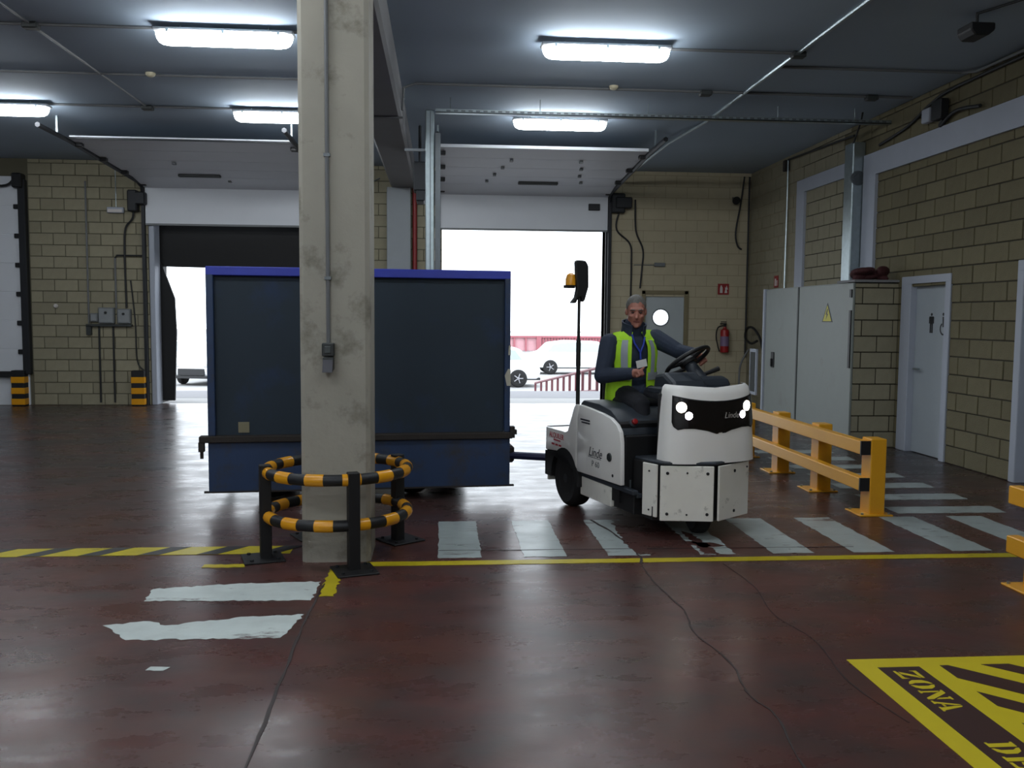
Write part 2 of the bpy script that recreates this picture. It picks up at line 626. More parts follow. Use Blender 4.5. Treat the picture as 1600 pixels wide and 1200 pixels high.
pil = MB().prism(chamfer_rect(-0.905, -0.462, 5.77, 6.21, 0.028), 'z', 0, 3.88).build('concrete_pillar', pillar_m, off=(-0.68, 5.99, 0))
tag(structure(pil), 'pale square concrete pillar standing inside a striped guard ring', 'pillar')
bm_ = MB().prism([(-0.90, H), (-0.90, 3.91), (-0.87, 3.88), (-0.50, 3.88), (-0.47, 3.91), (-0.47, H)], 'y', NY, BY).build('ceiling_beam', beam_m)
tag(structure(bm_), 'long concrete beam under the ceiling, resting on the pillar', 'beam')
pl2 = MB().prism(chamfer_rect(-0.976, -0.556, BY - 0.16, BY, 0.01), 'z', 0, 3.88).build('wall_pilaster', M('pilaster_grey', (150, 156, 160), 0.7, var=0.06), off=(-0.77, BY - 0.08, 0))
tag(structure(pl2), 'pale grey pilaster on the back wall below the beam end', 'pilaster')

# ------------------------------------------------------------------ floor markings (parts of the floor)
def jag(pts, amp, step=0.05):
    out = []
    for i in range(len(pts)):
        a, b = Vector(pts[i]), Vector(pts[(i + 1) % len(pts)])
        n = max(1, int((b - a).length / step))
        d = (b - a).normalized()
        q = Vector((-d.y, d.x))
        for k in range(n):
            p = a + (b - a) * k / n
            j = random.uniform(-amp, amp) if k else 0
            out.append((p.x + q.x * j, p.y + q.y * j))
    return out


def flat(name, poly, mat, z=0.002, parent=fl):
    return MB().prism(poly, 'z', z - 0.0015, z).build(name, mat, parent)


def rect(x0, x1, y0, y1):
    return [(x0, y0), (x1, y0), (x1, y1), (x0, y1)]


for i in range(8):                                            # crossing parallel to the doors
    x0 = -0.022 + 0.572 * i
    if i == 3:
        flat('crossing_stripe', jag(rect(x0 + 0.06, x0 + 0.31, 5.83, 6.9), 0.012), zebra_m)
        continue
    if i >= 6:
        x0 += 0.14
    flat('crossing_stripe', jag(rect(x0, x0 + 0.29, 5.83, 6.89), 0.006), zebra_m)
for i in range(7):                                            # crossing along the side wall
    y0 = 6.99 + 0.545 * i
    flat('crossing_stripe', jag([(3.78, y0 + 0.02), (4.72, y0 + 0.02), (4.74, y0 + 0.27), (3.78, y0 + 0.27)], 0.006), zebra_m)
flat('yellow_line', jag(rect(-0.50, 4.6, 5.66, 5.755), 0.003), yellow_line_m, 0.0022)
flat('yellow_line', jag(rect(-0.70, -0.615, 5.05, 5.6), 0.012, 0.03), yellow_line_m, 0.0022)
flat('yellow_line', jag(rect(-1.52, -1.25, 5.68, 5.75), 0.012, 0.03), yellow_line_m, 0.0022)
# black and yellow hazard tape left of the pillar
tp = flat('hazard_tape', rect(-5.2, -1.02, 6.0, 6.2), yellow_line_m, 0.0022)
x = -5.1
while x < -1.1:
    flat('tape_stripe', [(x, 6.0), (x + 0.14, 6.0), (x + 0.30, 6.2), (x + 0.16, 6.2)], tape_black_m, 0.0032, tp)
    x += 0.385
flat('white_bar', jag([(-1.66, 5.02), (-0.735, 4.985), (-0.725, 5.34), (-1.2, 5.33), (-1.68, 5.24)], 0.012, 0.03), white_line_m)
flat('white_bar', jag([(-1.55, 4.41), (-0.80, 4.40), (-0.78, 4.5), (-0.735, 4.745), (-1.0, 4.73), (-1.42, 4.61), (-1.52, 4.68), (-1.74, 4.63)], 0.012, 0.03), white_line_m)
flat('white_bar', jag([(-1.33, 4.02), (-1.25, 4.01), (-1.23, 4.05), (-1.32, 4.06)], 0.006, 0.02), white_line_m)


def crack(name, pts, wd, mat=tape_black_m):
    L_, R_ = [], []
    P = smooth_path([(p[0], p[1], 0) for p in pts], 8)
    for i, p in enumerate(P):
        t = (P[min(i + 1, len(P) - 1)] - P[max(i - 1, 0)]).normalized()
        q = Vector((-t.y, t.x, 0)) * wd * random.uniform(0.5, 1.3) / 2
        j = Vector((random.uniform(-1, 1), random.uniform(-1, 1), 0)) * wd * 0.35
        L_.append(((p + q + j).x, (p + q + j).y))
        R_.append(((p - q + j).x, (p - q + j).y))
    flat(name, L_ + R_[::-1], mat, 0.0026)


joint_m = M('floor_joint_dark', (44, 32, 30), 0.6)
crack('floor_joint', [(-0.70, 5.3), (-0.715, 4.7), (-0.705, 4.0), (-0.69, 3.1), (-0.69, 2.0)], 0.014, joint_m)
crack('floor_crack', [(1.30, 5.64), (1.29, 5.2), (1.33, 4.7), (1.29, 4.35), (1.345, 3.95), (1.31, 3.6), (1.35, 3.4), (1.30, 3.0), (1.31, 2.4)], 0.009, joint_m)
crack('floor_crack', [(1.84, 5.6), (1.87, 5.1), (1.80, 4.6), (1.86, 4.2), (1.80, 3.7), (1.86, 3.3)], 0.006, joint_m)
crack('floor_crack', [(1.18, 6.9), (1.30, 6.3), (1.33, 5.8), (1.30, 5.64)], 0.02, joint_m)
crack('floor_joint', [(-0.02, 6.02), (1.2, 6.0), (2.9, 5.98)], 0.012, joint_m)

flat('paint_scrape', jag([(1.34, 6.86), (1.41, 6.86), (1.44, 6.3), (1.42, 5.84), (1.34, 5.84), (1.30, 6.25)], 0.02, 0.03), floor_m, 0.0030)
flat('paint_scrape', jag([(1.72, 6.2), (1.95, 6.12), (2.0, 6.05), (1.85, 6.0), (1.74, 6.08)], 0.02, 0.03), floor_m, 0.0030)
flat('paint_scrape', jag([(1.78, 5.84), (1.9, 5.84), (1.86, 6.4), (1.80, 6.5)], 0.02, 0.03), floor_m, 0.0030)

# yellow loading-zone sign painted on the floor
zn = flat('zone_marking', rect(1.905, 3.30, 1.2, 3.952), zone_yellow_m, 0.0022)
flat('zone_lettering_strip', rect(2.005, 2.205, 1.35, 3.848), zone_dark_m, 0.0034, zn)
for s0, s1 in ((6.365, 6.50), (6.02, 6.205), (5.73, 5.875), (5.42, 5.575), (5.11, 5.265)):
    xa = 2.308
    ya = 3.856

    def pt(s, x):
        return (x, s - x)
    poly = []
    # stripe between x+y=s0 and x+y=s1, kept inside x>=xa, y<=ya, x<=3.2
    xs0, xs1 = max(xa, s0 - ya), max(xa, s1 - ya)
    poly = [pt(s0, xs0), pt(s0, 3.2), pt(s1, 3.2), pt(s1, xs1)]
    if xs1 > xa + 1e-6 and xs0 <= xa + 1e-6:
        poly.append((xa, ya))
    flat('zone_stripe', poly, zone_dark_m, 0.0034, zn)
# stencil letters: unit polygons (0..1 wide, 0..1 tall); text runs toward -Y, letter tops toward +X
LET = {
    'Z': [[(0.05, 1), (0.9, 1), (0.9, 0.9), (0.62, 0.84), (0.15, 0.84), (0.05, 0.7)],
          [(0.66, 0.8), (0.92, 0.84), (0.42, 0.2), (0.14, 0.2)],
          [(0.05, 0), (0.95, 0), (0.95, 0.32), (0.84, 0.16), (0.35, 0.15), (0.05, 0.1)]],
    'O': [[(0.44, 1), (0.2, 0.9), (0.04, 0.7), (0.04, 0.3), (0.2, 0.1), (0.44, 0), (0.44, 0.12), (0.34, 0.3), (0.34, 0.7), (0.44, 0.88)],
          [(0.56, 1), (0.8, 0.9), (0.96, 0.7), (0.96, 0.3), (0.8, 0.1), (0.56, 0), (0.56, 0.12), (0.66, 0.3), (0.66, 0.7), (0.56, 0.88)]],
    'N': [[(0.02, 0), (0.3, 0), (0.3, 0.08), (0.22, 0.1), (0.22, 0.72), (0.1, 0.86), (0.1, 0.1), (0.02, 0.08)],
          [(0.02, 1), (0.34, 1), (0.9, 0.22), (0.9, 0.0), (0.76, 0.0), (0.14, 0.88), (0.02, 0.92)],
          [(0.68, 1), (0.98, 1), (0.98, 0.92), (0.9, 0.9), (0.9, 0.34), (0.78, 0.5), (0.78, 0.9), (0.68, 0.92)]],
    'A': [[(0.0, 0), (0.3, 0), (0.3, 0.08), (0.24, 0.1), (0.46, 0.72), (0.46, 1.0), (0.4, 0.94), (0.1, 0.1), (0.0, 0.08)],
          [(0.54, 1.0), (0.64, 0.94), (0.92, 0.1), (1.0, 0.08), (1.0, 0), (0.6, 0), (0.6, 0.08), (0.66, 0.1), (0.54, 0.72)],
          [(0.34, 0.26), (0.58, 0.26), (0.55, 0.36), (0.37, 0.36)]],
    'D': [[(0.05, 0), (0.42, 0), (0.42, 1), (0.05, 1), (0.05, 0.92), (0.14, 0.9), (0.14, 0.1), (0.05, 0.08)],
          [(0.52, 1), (0.78, 0.93), (0.95, 0.7), (0.95, 0.3), (0.78, 0.07), (0.52, 0), (0.52, 0.1), (0.66, 0.28), (0.66, 0.72), (0.52, 0.9)]],
    'E': [[(0.05, 0), (0.42, 0), (0.42, 1), (0.05, 1), (0.05, 0.92), (0.14, 0.9), (0.14, 0.1), (0.05, 0.08)],
          [(0.5, 1), (0.9, 1), (0.9, 0.7), (0.8, 0.86), (0.5, 0.88)],
          [(0.5, 0), (0.95, 0), (0.95, 0.32), (0.84, 0.14), (0.5, 0.12)],
          [(0.5, 0.44), (0.7, 0.38), (0.7, 0.64), (0.5, 0.56)]]}
for ch, ys, wd in (('Z', 3.805, 0.095), ('O', 3.70, 0.10), ('N', 3.59, 0.10), ('A', 3.485, 0.10), ('D', 3.12, 0.10), ('E', 3.01, 0.095)):
    b_ = MB()
    for poly in LET[ch]:
        b_.prism([(2.053 + q * 0.108, ys - p * wd) for (p, q) in poly], 'z', 0.0034, 0.0044)
    b_.build('letter_' + ch.lower(), zone_yellow_m, zn)

# ------------------------------------------------------------------ loading doors
def sectional_door(name, label, x0, x1, zb, zc, yf, zf, vent_x, spots):
    t = thing(name, label, 'door', ((x0 + x1) / 2, BY, 0))
    t['kind'] = 'structure'
    # vertical lowest section
    lo = MB().box(x0 - 0.03, x1 + 0.03, BY - 0.055, BY - 0.012, zb, zc + 0.03).build('door_section', panel_m, t, keep=True, bevel=0.006)
    MB().box(x0 - 0.03, x1 + 0.03, BY - 0.06, BY - 0.008, zb - 0.02, zb + 0.012).build('rubber_seal', grey_plastic_m, lo, keep=True)
    n = 5
    ys = [BY - 0.03 - (BY - 0.03 - yf) * i / n for i in range(n + 1)]
    zs = [zc + 0.06 + (zf - zc - 0.06) * (i / n) ** 0.9 for i in range(n + 1)]
    ys[0], zs[0] = BY - 0.03, zc
    for i in range(n):
        MB().add([(x0 - 0.03, ys[i], zs[i]), (x1 + 0.03, ys[i], zs[i]), (x1 + 0.03, ys[i + 1] + 0.012, zs[i + 1]), (x0 - 0.03, ys[i + 1] + 0.012, zs[i + 1]),
                  (x0 - 0.03, ys[i], zs[i] + 0.045), (x1 + 0.03, ys[i], zs[i] + 0.045), (x1 + 0.03, ys[i + 1] + 0.012, zs[i + 1] + 0.045), (x0 - 0.03, ys[i + 1] + 0.012, zs[i + 1] + 0.045)],
                 [(0, 3, 2, 1), (4, 5, 6, 7), (0, 1, 5, 4), (1, 2, 6, 5), (2, 3, 7, 6), (3, 0, 4, 7)]).build('door_section', panel_m, t, keep=True)
    MB().box(x0 - 0.03, x1 + 0.03, yf - 0.015, yf + 0.01, zf - 0.004, zf + (0.035 if x0 > -1 else 0.02)).build('edge_rail', panel_m if x0 > -1 else dark_steel_m, t, keep=True)
    for side, xx in ((-1, x0), (1, x1)):
        tr = MB()
        tr.box(xx - 0.085 if side < 0 else xx + 0.035, xx - 0.035 if side < 0 else xx + 0.085, BY - 0.10, BY - 0.001, 0, zc - 0.1)
        tr.build('vertical_track', dark_steel_m, t, keep=True)
        xo = xx + 0.06 * side
        pth = [(xo, BY - 0.06, zc - 0.12), (xo, BY - 0.10, zc + 0.02), (xo, BY - 0.3, zc + 0.07)] + [(xo, BY - 0.3 + (yf - 0.9 - BY + 0.3) * k / 4, zc + 0.07 + (zf + 0.0 - zc - 0.07) * min(1.0, 0.25 * k * 1.2)) for k in range(1, 5)]
        MB().tube(pth, 0.035, 6).build('horizontal_track', dark_steel_m, t, keep=True)
        for k in range(4):
            yk = BY - 0.2 - k * (BY - 0.3 - yf) / 3.2
            zk = zc + 0.06 + (zf - zc - 0.06) * ((BY - yk) / (BY - yf))
            MB().box(xx - 0.05, xx + 0.05, yk - 0.05, yk + 0.05, zk - 0.05, zk + 0.06).build('hinge_roller', black_m, t, keep=True, bevel=0.01)
        hb = MB().box(xo - 0.012, xo + 0.012, yf - 0.32, yf - 0.28, zf, H)
        hb.build('hanger', galv_m, t, keep=True)
    # handle slot and small fixings
    ym = BY - 0.9
    zm = zc + 0.06 + (zf - zc - 0.06) * ((BY - ym) / (BY - yf))
    MB().box(vent_x - 0.34, vent_x + 0.34, ym - 0.05, ym + 0.05, zm - 0.035, zm + 0.01).build('grip_rail', dgrey_plastic_m, t, keep=True, bevel=0.01)
    for (sx, sy) in spots:
        zz = zc + 0.06 + (zf - zc - 0.06) * ((BY - sy) / (BY - yf))
        MB().box(sx - 0.025, sx + 0.025, sy - 0.04, sy + 0.04, zz - 0.03, zz).build('fixing', grey_plastic_m, t, keep=True)
    MB().box(x1 - 0.33, x1 - 0.12, BY - 0.09, BY - 0.055, zb + 0.36, zb + 0.48).build('lock_box', dark_steel_m, t, keep=True, bevel=0.008)
    # springs above the opening
    MB().tube([(x0 - 0.1, BY - 0.14, 4.1), (x1 + 0.1, BY - 0.14, 4.1)], 0.05, 10).build('spring_shaft', dark_steel_m, t, keep=True)
    return t


sectional_door('door_1', 'raised white sectional loading door above the bright doorway behind the tractor', OR0, OR1, 3.18, 3.78, 13.0, 4.03, 1.63,
               [(0.75, 15.2), (0.85, 14.7), (0.95, 14.2), (1.05, 13.7), (2.35, 15.2), (2.25, 14.7), (2.2, 14.2), (2.12, 13.7)])
sectional_door('door_2', 'raised white sectional loading door above the doorway left of the pillar', OL0, OL1, 3.18, 3.80, 13.0, 4.03, -4.0, [(-4.15, 14.4), (-3.6, 15.7)])
# the closed door at the far left
d3 = thing('door_3', 'closed pale grey sectional door at the left edge', 'door', (-8.8, BY, 0))
d3['kind'] = 'structure'
for k in range(8):
    MB().box(-10.3, -7.2, BY - 0.04, BY + 0.02, k * 0.495, (k + 1) * 0.495 + 0.001).build('door_section', panel_m, d3, keep=True, bevel=0.008)
MB().box(-7.27, -7.15, BY - 0.12, BY - 0.001, 0.55, 3.9).build('vertical_track', dark_steel_m, d3, keep=True, bevel=0.01)
for k in range(6):
    MB().box(-7.36, -7.25, BY - 0.09, BY - 0.03, 0.9 + k * 0.5, 0.98 + k * 0.5).build('hinge_roller', black_m, d3, keep=True, bevel=0.01)
MB().box(-7.33, -7.17, BY - 0.2, BY - 0.001, 3.75, 4.0).build('pulley_box', black_m, d3, keep=True, bevel=0.02)
MB().tube(smooth_path([(-7.3, BY - 0.15, 3.9), (-7.5, BY - 0.15, 3.78), (-8.2, BY - 0.15, 3.86)]), 0.02, 6).build('cable', cable_m, d3, keep=True)
# white steel jambs of the two doorways
for nm, xx, lb in (('trim_1', OL0, 'white steel jamb on the left side of the left doorway'), ('trim_2', OR1, 'grey steel jamb on the right side of the right doorway')):
    structure(MB().box(xx + 0.0, xx + 0.09, BY + 0.0, BY + 0.32, 0, 3.3).build(nm, white_trim_m if nm == 'trim_1' else grey_plastic_m, off=(xx, BY, 0), bevel=0.01), lb)
structure(MB().box(OR1 + 0.0, OR1 + 0.11, BY - 0.02, BY + 0.0, 0, 3.85).build('trim_3', dark_steel_m, off=(OR1, BY, 0)), 'dark steel door edge strip beside the right doorway')

# rubber dock shelter outside the left doorway
ds = thing('dock_shelter', 'black rubber dock shelter curtains outside the left doorway', 'dock shelter', (-3.6, 16.6, 0))
MB().prism([(-5.2, 2.47), (-2.0, 2.42), (-2.0, 3.5), (-5.2, 3.5)], 'y', 16.58, 16.63).build('top_curtain', rubber_m, ds, keep=True)
MB().prism([(-5.2, 0.05), (-4.83, 0.05), (-4.78, 1.3), (-4.80, 1.9), (-5.02, 2.52), (-5.2, 2.6)], 'y', 16.52, 16.57).build('side_curtain', rubber_m, ds, keep=True)
MB().prism([(-2.4, 0.05), (-2.0, 0.05), (-2.0, 2.6), (-2.2, 2.5), (-2.42, 1.9)], 'y', 16.52, 16.57).build('side_curtain', rubber_m, ds, keep=True)
MB().prism([(-5.2, 0), (-5.1, 0), (-5.1, 3.5), (-5.2, 3.5)], 'y', 16.5, 17.1).prism([(-2.1, 0), (-2.0, 0), (-2.0, 3.5), (-2.1, 3.5)], 'y', 16.5, 17.1).prism([(-5.2, 3.5), (-2.0, 3.5), (-2.0, 3.56), (-5.2, 3.56)], 'y', 16.5, 17.1).build('shelter_frame', rubber_m, ds, keep=True)

# personnel door in the back wall
d4 = thing('door_4', 'white personnel door with a round window, behind the driver', 'door', (4.1, BY, 0))
d4['kind'] = 'structure'
MB().box(3.66, 3.73, BY - 0.03, BY + 0.1, 0, 2.11).box(4.46, 4.53, BY - 0.03, BY + 0.1, 0, 2.11).box(3.66, 4.53, BY - 0.03, BY + 0.1, 2.045, 2.11).build('door_frame', M('doorframe_tan', (126, 116, 88), 0.6), d4, keep=True, bevel=0.005)
leaf = MB()
cx, cz, rr_ = 4.03, 1.62, 0.15
ringo = [(cx + rr_ * math.cos(a), cz + rr_ * math.sin(a)) for a in [2 * PI * k / 24 for k in range(24)]]


def leaf_panel(y):
    # door leaf with a round hole: quads between the hole and the outline
    o = []
    x0, x1, z0, z1 = 3.73, 4.46, 0.01, 2.045
    for (px, pz) in ringo:
        dx, dz = px - cx, pz - cz
        t = min((x1 - cx) / dx if dx > 1e-9 else 9e9, (x0 - cx) / dx if dx < -1e-9 else 9e9, (z1 - cz) / dz if dz > 1e-9 else 9e9, (z0 - cz) / dz if dz < -1e-9 else 9e9)
        o.append((cx + dx * t, cz + dz * t))
    # insert the corners
    out = []
    for i in range(24):
        out.append((ringo[i], o[i]))
    return out, y


pr, _ = leaf_panel(0)
for yy in (BY + 0.02, BY + 0.06):
    vs = [(p[0][0], yy, p[0][1]) for p in pr] + [(p[1][0], yy, p[1][1]) for p in pr]
    leaf.add(vs, [(i, (i + 1) % 24, 24 + (i + 1) % 24, 24 + i) for i in range(24)])
    for cxn, czn in ((3.73, 0.01), (4.46, 0.01), (3.73, 2.045), (4.46, 2.045)):
        # corner triangles
        best = None
        for i in range(24):
            a, b = pr[i][1], pr[(i + 1) % 24][1]
            if (abs(a[0] - cxn) < 1e-6 and abs(b[1] - czn) < 1e-6) or (abs(a[1] - czn) < 1e-6 and abs(b[0] - cxn) < 1e-6):
                best = (a, b)
        if best:
            leaf.add([(best[0][0], yy, best[0][1]), (cxn, yy, czn), (best[1][0], yy, best[1][1])], [(0, 1, 2)])
lf = leaf.build('door_leaf', M('grey_white_door', (176, 184, 186), 0.5, var=0.04), d4, keep=True)
pane_m = M('frosted_pane', (235, 240, 245), 0.5)
pb = pane_m.node_tree.nodes['Principled BSDF']
pb.inputs['Transmission Weight'].default_value = 1.0
pb.inputs['Roughness'].default_value = 0.15
MB().prism([(p[0], p[1]) for p in ringo], 'y', BY + 0.035, BY + 0.045).build('round_pane', pane_m, lf, keep=True)
MB().ring((cx, BY + 0.02, cz), 0.155, 0.012, n=24, k=6, mat=Matrix.Rotation(PI / 2, 4, 'X')).build('pane_rim', grey_plastic_m, lf, keep=True, smooth=True)
MB().tube([(4.38, BY + 0.02, 1.02), (4.38, BY - 0.05, 1.02), (4.28, BY - 0.05, 1.02)], 0.012, 8).build('handle', dark_steel_m, lf, keep=True)

# washroom door in the right wall
d5 = thing('door_5', 'white washroom door with person and wheelchair pictograms', 'door', (WX, 10.09, 0))
d5['kind'] = 'structure'
MB().box(WX - 0.03, WX + 0.3, 9.555, 9.66, 0, 2.04).box(WX - 0.03, WX + 0.3, 10.40, 10.62, 0, 2.04).box(WX - 0.03, WX + 0.3, 9.555, 10.62, 2.04, 2.13).build('door_frame', white_trim_m, d5, keep=True, bevel=0.006)
wl = MB().box(WX + 0.05, WX + 0.095, 9.66, 10.40, 0.01, 2.04).build('door_leaf', white_door_m, d5, keep=True)
MB().box(WX + 0.25, WX + 0.27, 9.6, 10.56, 0, 2.1).build('backing', white_door_m, d5, keep=True)


def picto(name, polys, yc, zc, s, mat, parent, xf):
    """pictogram on a face looking to -x; picture x runs toward -y"""
    b_ = MB()
    for p in polys:
        b_.prism([(yc - a * s, zc + q * s) for a, q in p], 'x', xf - 0.002, xf)
    return b_.build(name, mat, parent, keep=True)


def disc(cx_, cy_, r, n=14):
    return [(cx_ + r * math.cos(2 * PI * k / n), cy_ + r * math.sin(2 * PI * k / n)) for k in range(n)]


def arc_band(cx_, cy_, r0, r1, a0, a1, n=14):
    o = [(cx_ + r1 * math.cos(a0 + (a1 - a0) * k / n), cy_ + r1 * math.sin(a0 + (a1 - a0) * k / n)) for k in range(n + 1)]
    o += [(cx_ + r0 * math.cos(a0 + (a1 - a0) * k / n), cy_ + r0 * math.sin(a0 + (a1 - a0) * k / n)) for k in range(n, -1, -1)]
    return o


man = [disc(0, 0.44, 0.075), [(-0.19, 0.34), (0.19, 0.34), (0.23, 0.28), (0.23, -0.02), (0.16, -0.02), (0.16, 0.24), (0.14, 0.24), (0.14, -0.5), (0.02, -0.5), (0.02, -0.06), (-0.02, -0.06), (-0.02, -0.5), (-0.14, -0.5), (-0.14, 0.24), (-0.16, 0.24), (-0.16, -0.02), (-0.23, -0.02), (-0.23, 0.28)]]
chair = [disc(-0.06, 0.45, 0.075), [(-0.12, 0.34), (-0.02, 0.34), (0.0, 0.14), (0.18, 0.14), (0.18, 0.06), (0.0, 0.06), (0.01, -0.06), (0.22, -0.06), (0.36, -0.36), (0.46, -0.32), (0.48, -0.40), (0.32, -0.46), (0.16, -0.14), (-0.1, -0.14)],
         arc_band(-0.02, -0.22, 0.22, 0.30, math.radians(120), math.radians(385), 20)]
picto('pictogram', man, 10.05, 1.57, 0.23, black_m, wl, WX + 0.05)
picto('pictogram', chair, 9.79, 1.56, 0.25, black_m, wl, WX + 0.05)
MB().tube([(WX + 0.05, 10.32, 1.02), (WX - 0.0, 10.32, 1.02), (WX - 0.0, 10.2, 1.02)], 0.012, 8).build('handle', galv_m, wl, keep=True)
# second doorway at the right edge
d6 = thing('door_6', 'white door frame at the right edge of the side wall', 'door', (WX, 7.85, 0))
d6['kind'] = 'structure'
MB().box(WX - 0.03, WX + 0.3, 8.30, 8.40, 0, 2.1).box(WX - 0.03, WX + 0.3, 7.3, 7.4, 0, 2.1).box(WX - 0.03, WX + 0.3, 7.3, 8.40, 2.1, 2.2).build('door_frame', white_trim_m, d6, keep=True, bevel=0.006)
MB().box(WX + 0.1, WX + 0.14, 7.4, 8.3, 0.01, 2.1).build('door_leaf', white_door_m, d6, keep=True)
# white frames of the bricked-up openings in the right wall
structure(MB().box(WX - 0.05, WX + 0.01, 13.66, 13.96, 2.08, 3.59).box(WX - 0.05, WX + 0.01, 11.9, 13.96, 3.59, 3.79).build('trim_4', white_trim_m, off=(WX, 12.9, 2.08)), 'white frame of the bricked-up opening above the cabinet')
structure(MB().box(WX - 0.05, WX + 0.01, 11.36, 11.70, 2.08, 3.79).box(WX - 0.05, WX + 0.01, 6.9, 11.36, 3.50, 3.79).build('trim_5', white_trim_m, off=(WX, 9.3, 2.08)), 'long white frame band high on the right wall')

# ------------------------------------------------------------------ ceiling lamps
def make_lamp():
    t = thing('fluorescent_lamp', 'x', 'lamp')
    MB().box(-0.635, 0.635, -0.08, 0.08, 0.055, 0.09).build('housing', lampbody_m, t, bevel=0.012)
    rows = []
    for x, s in ((-0.62, 0.25), (-0.612, 0.5), (-0.59, 0.78), (-0.55, 0.95), (-0.50, 1.0), (0.50, 1.0), (0.55, 0.95), (0.59, 0.78), (0.612, 0.5), (0.62, 0.25)):
        rows.append([(x, 0.082 * s * math.cos(a), 0.055 - 0.115 * s * math.sin(a)) for a in [PI * k / 10 for k in range(11)]])
    d = MB().grid(rows)
    for r in (rows[0], rows[-1]):
        d.add(r, [tuple(range(11))])
    d.build('diffuser', tube_m, t, smooth=True)
    for x in (-0.5, 0, 0.5):
        for s in (-1, 1):
            MB().box(x - 0.012, x + 0.012, s * 0.086 - 0.004, s * 0.086 + 0.004, 0.04, 0.07).build('clip', galv_m, t)
    for x in (-0.4, 0.4):
        MB().tube([(x, 0, 0.085), (x, 0, 0.13)], 0.006, 6).build('rod', galv_m, t)
    return t


lamp0 = make_lamp()
LZ = H - 0.13
lamps = [((-2.01, 8.65), 'lit fluorescent ceiling lamp left of the pillar, nearer row'),
         ((1.58, 8.72), 'lit fluorescent ceiling lamp high above the tractor, nearer row'),
         ((1.56, 11.95), 'lit fluorescent ceiling lamp in front of the raised right door'),
         ((-2.05, 11.92), 'lit fluorescent ceiling lamp half hidden by the pillar, farther row'),
         ((-5.57, 11.88), 'lit fluorescent ceiling lamp cut off by the left edge of the picture'),
         ((-5.6, 8.65), 'lit fluorescent ceiling lamp outside the left edge, nearer row')]
for yy, w1 in ((5.3, 'just above the pillar guard'), (1.95, 'just in front of the viewpoint'), (-1.4, 'just behind the viewpoint'), (-4.75, 'near the wall behind the viewpoint')):
    for xx, w2 in ((-5.6, 'left'), (-2.0, 'middle'), (1.58, 'right')):
        lamps.append(((xx, yy), 'lit fluorescent ceiling lamp out of view %s, %s column' % (w1, w2)))
for i, ((x, y), lb) in enumerate(lamps):
    o = lamp0 if i == 0 else copy_tree(lamp0)
    o.location = (x, y, LZ)
    tag(o, lb, 'lamp', 'fluorescent ceiling lamps')

# ------------------------------------------------------------------ conduits, trays and ceiling fittings
def pipe(name, label, cat, path, r, mat, n=8, group=None, smooth=True):
    p0 = Vector(path[0])
    return tag(MB().tube(path, r, n).build(name, mat, off=p0, smooth=smooth), label, cat, group)


cz_ = H - 0.014
pipe('ceiling_conduit', 'thin grey conduit running back along the ceiling left of the pillar', 'conduit', [(-3.78, 5.0, cz_), (-3.77, 12.0, cz_)], 0.013, conduit_m)
pipe('ceiling_conduit', 'pale conduit running back along the ceiling right of the tractor', 'conduit', [(3.53, 4.0, cz_), (3.55, 12.0, cz_), (3.3, 13.0, 4.16), (3.2, 15.9, 4.05)], 0.022, galv_m)
pipe('ceiling_conduit', 'grey conduit across the ceiling along the nearer left lamp', 'conduit', [(-9, 8.72, cz_), (-0.92, 8.72, cz_)], 0.015, conduit_m)
pipe('ceiling_conduit', 'grey conduit across the ceiling between the two left lamp rows', 'conduit', [(-9, 10.4, cz_), (-0.92, 10.4, cz_)], 0.013, conduit_m)
pipe('ceiling_conduit', 'grey conduit across the ceiling along the farther left lamps', 'conduit', [(-9, 11.95, cz_), (-0.92, 11.95, cz_)], 0.015, conduit_m)
pipe('ceiling_conduit', 'grey conduit from the nearer right lamp to the junction box', 'conduit', [(1.6, 8.87, cz_), (3.5, 8.87, cz_)], 0.015, conduit_m)
pipe('ceiling_conduit', 'grey conduit from the ceiling junction box to the right wall', 'conduit', [(3.55, 9.36, cz_), (5.55, 9.36, cz_), (5.62, 9.2, cz_ - 0.03), (5.63, 7.0, cz_ - 0.05)], 0.015, conduit_m)
pipe('ceiling_conduit', 'long grey conduit across the ceiling in front of the cable tray', 'conduit', [(-0.45, 10.44, 3.95), (-0.44, 10.44, cz_ - 0.05), (-0.30, 10.44, cz_), (5.6, 10.46, cz_)], 0.016, conduit_m)
pipe('beam_conduit', 'thin conduit crossing the underside of the beam', 'conduit', [(-0.92, 10.44, 3.87), (-0.45, 10.44, 3.87)], 0.013, conduit_m)
for (x, y, lb) in ((3.55, 8.87, 'small dark junction box where the right ceiling conduits meet'), (-3.77, 8.72, 'dark junction box on the nearer left ceiling conduit'),
                   (-3.76, 11.95, 'dark junction box on the farther left ceiling conduit'), (5.1, 10.46, 'junction box on the ceiling conduit near the right wall'), (3.08, 10.46, 'junction box on the ceiling conduit above the strut tray')):
    tag(MB().box(x - 0.07, x + 0.07, y - 0.05, y + 0.05, H - 0.06, H - 0.001).build('junction_box', dgrey_plastic_m, off=(x, y, H - 0.06), bevel=0.01), lb, 'junction box')
for (x, y, lb) in ((-3.22, 10.36, 'small cream smoke detector on the ceiling at left'), (1.97, 10.36, 'small cream smoke detector on the ceiling above the tractor')):
    tag(MB().lathe([(0.055, 0), (0.055, -0.015), (0.04, -0.035), (0.02, -0.045)], 16).build('smoke_detector', M('cream_plastic', (196, 188, 160), 0.5), smooth=True), lb, 'smoke detector').location = (x, y, H - 0.001)
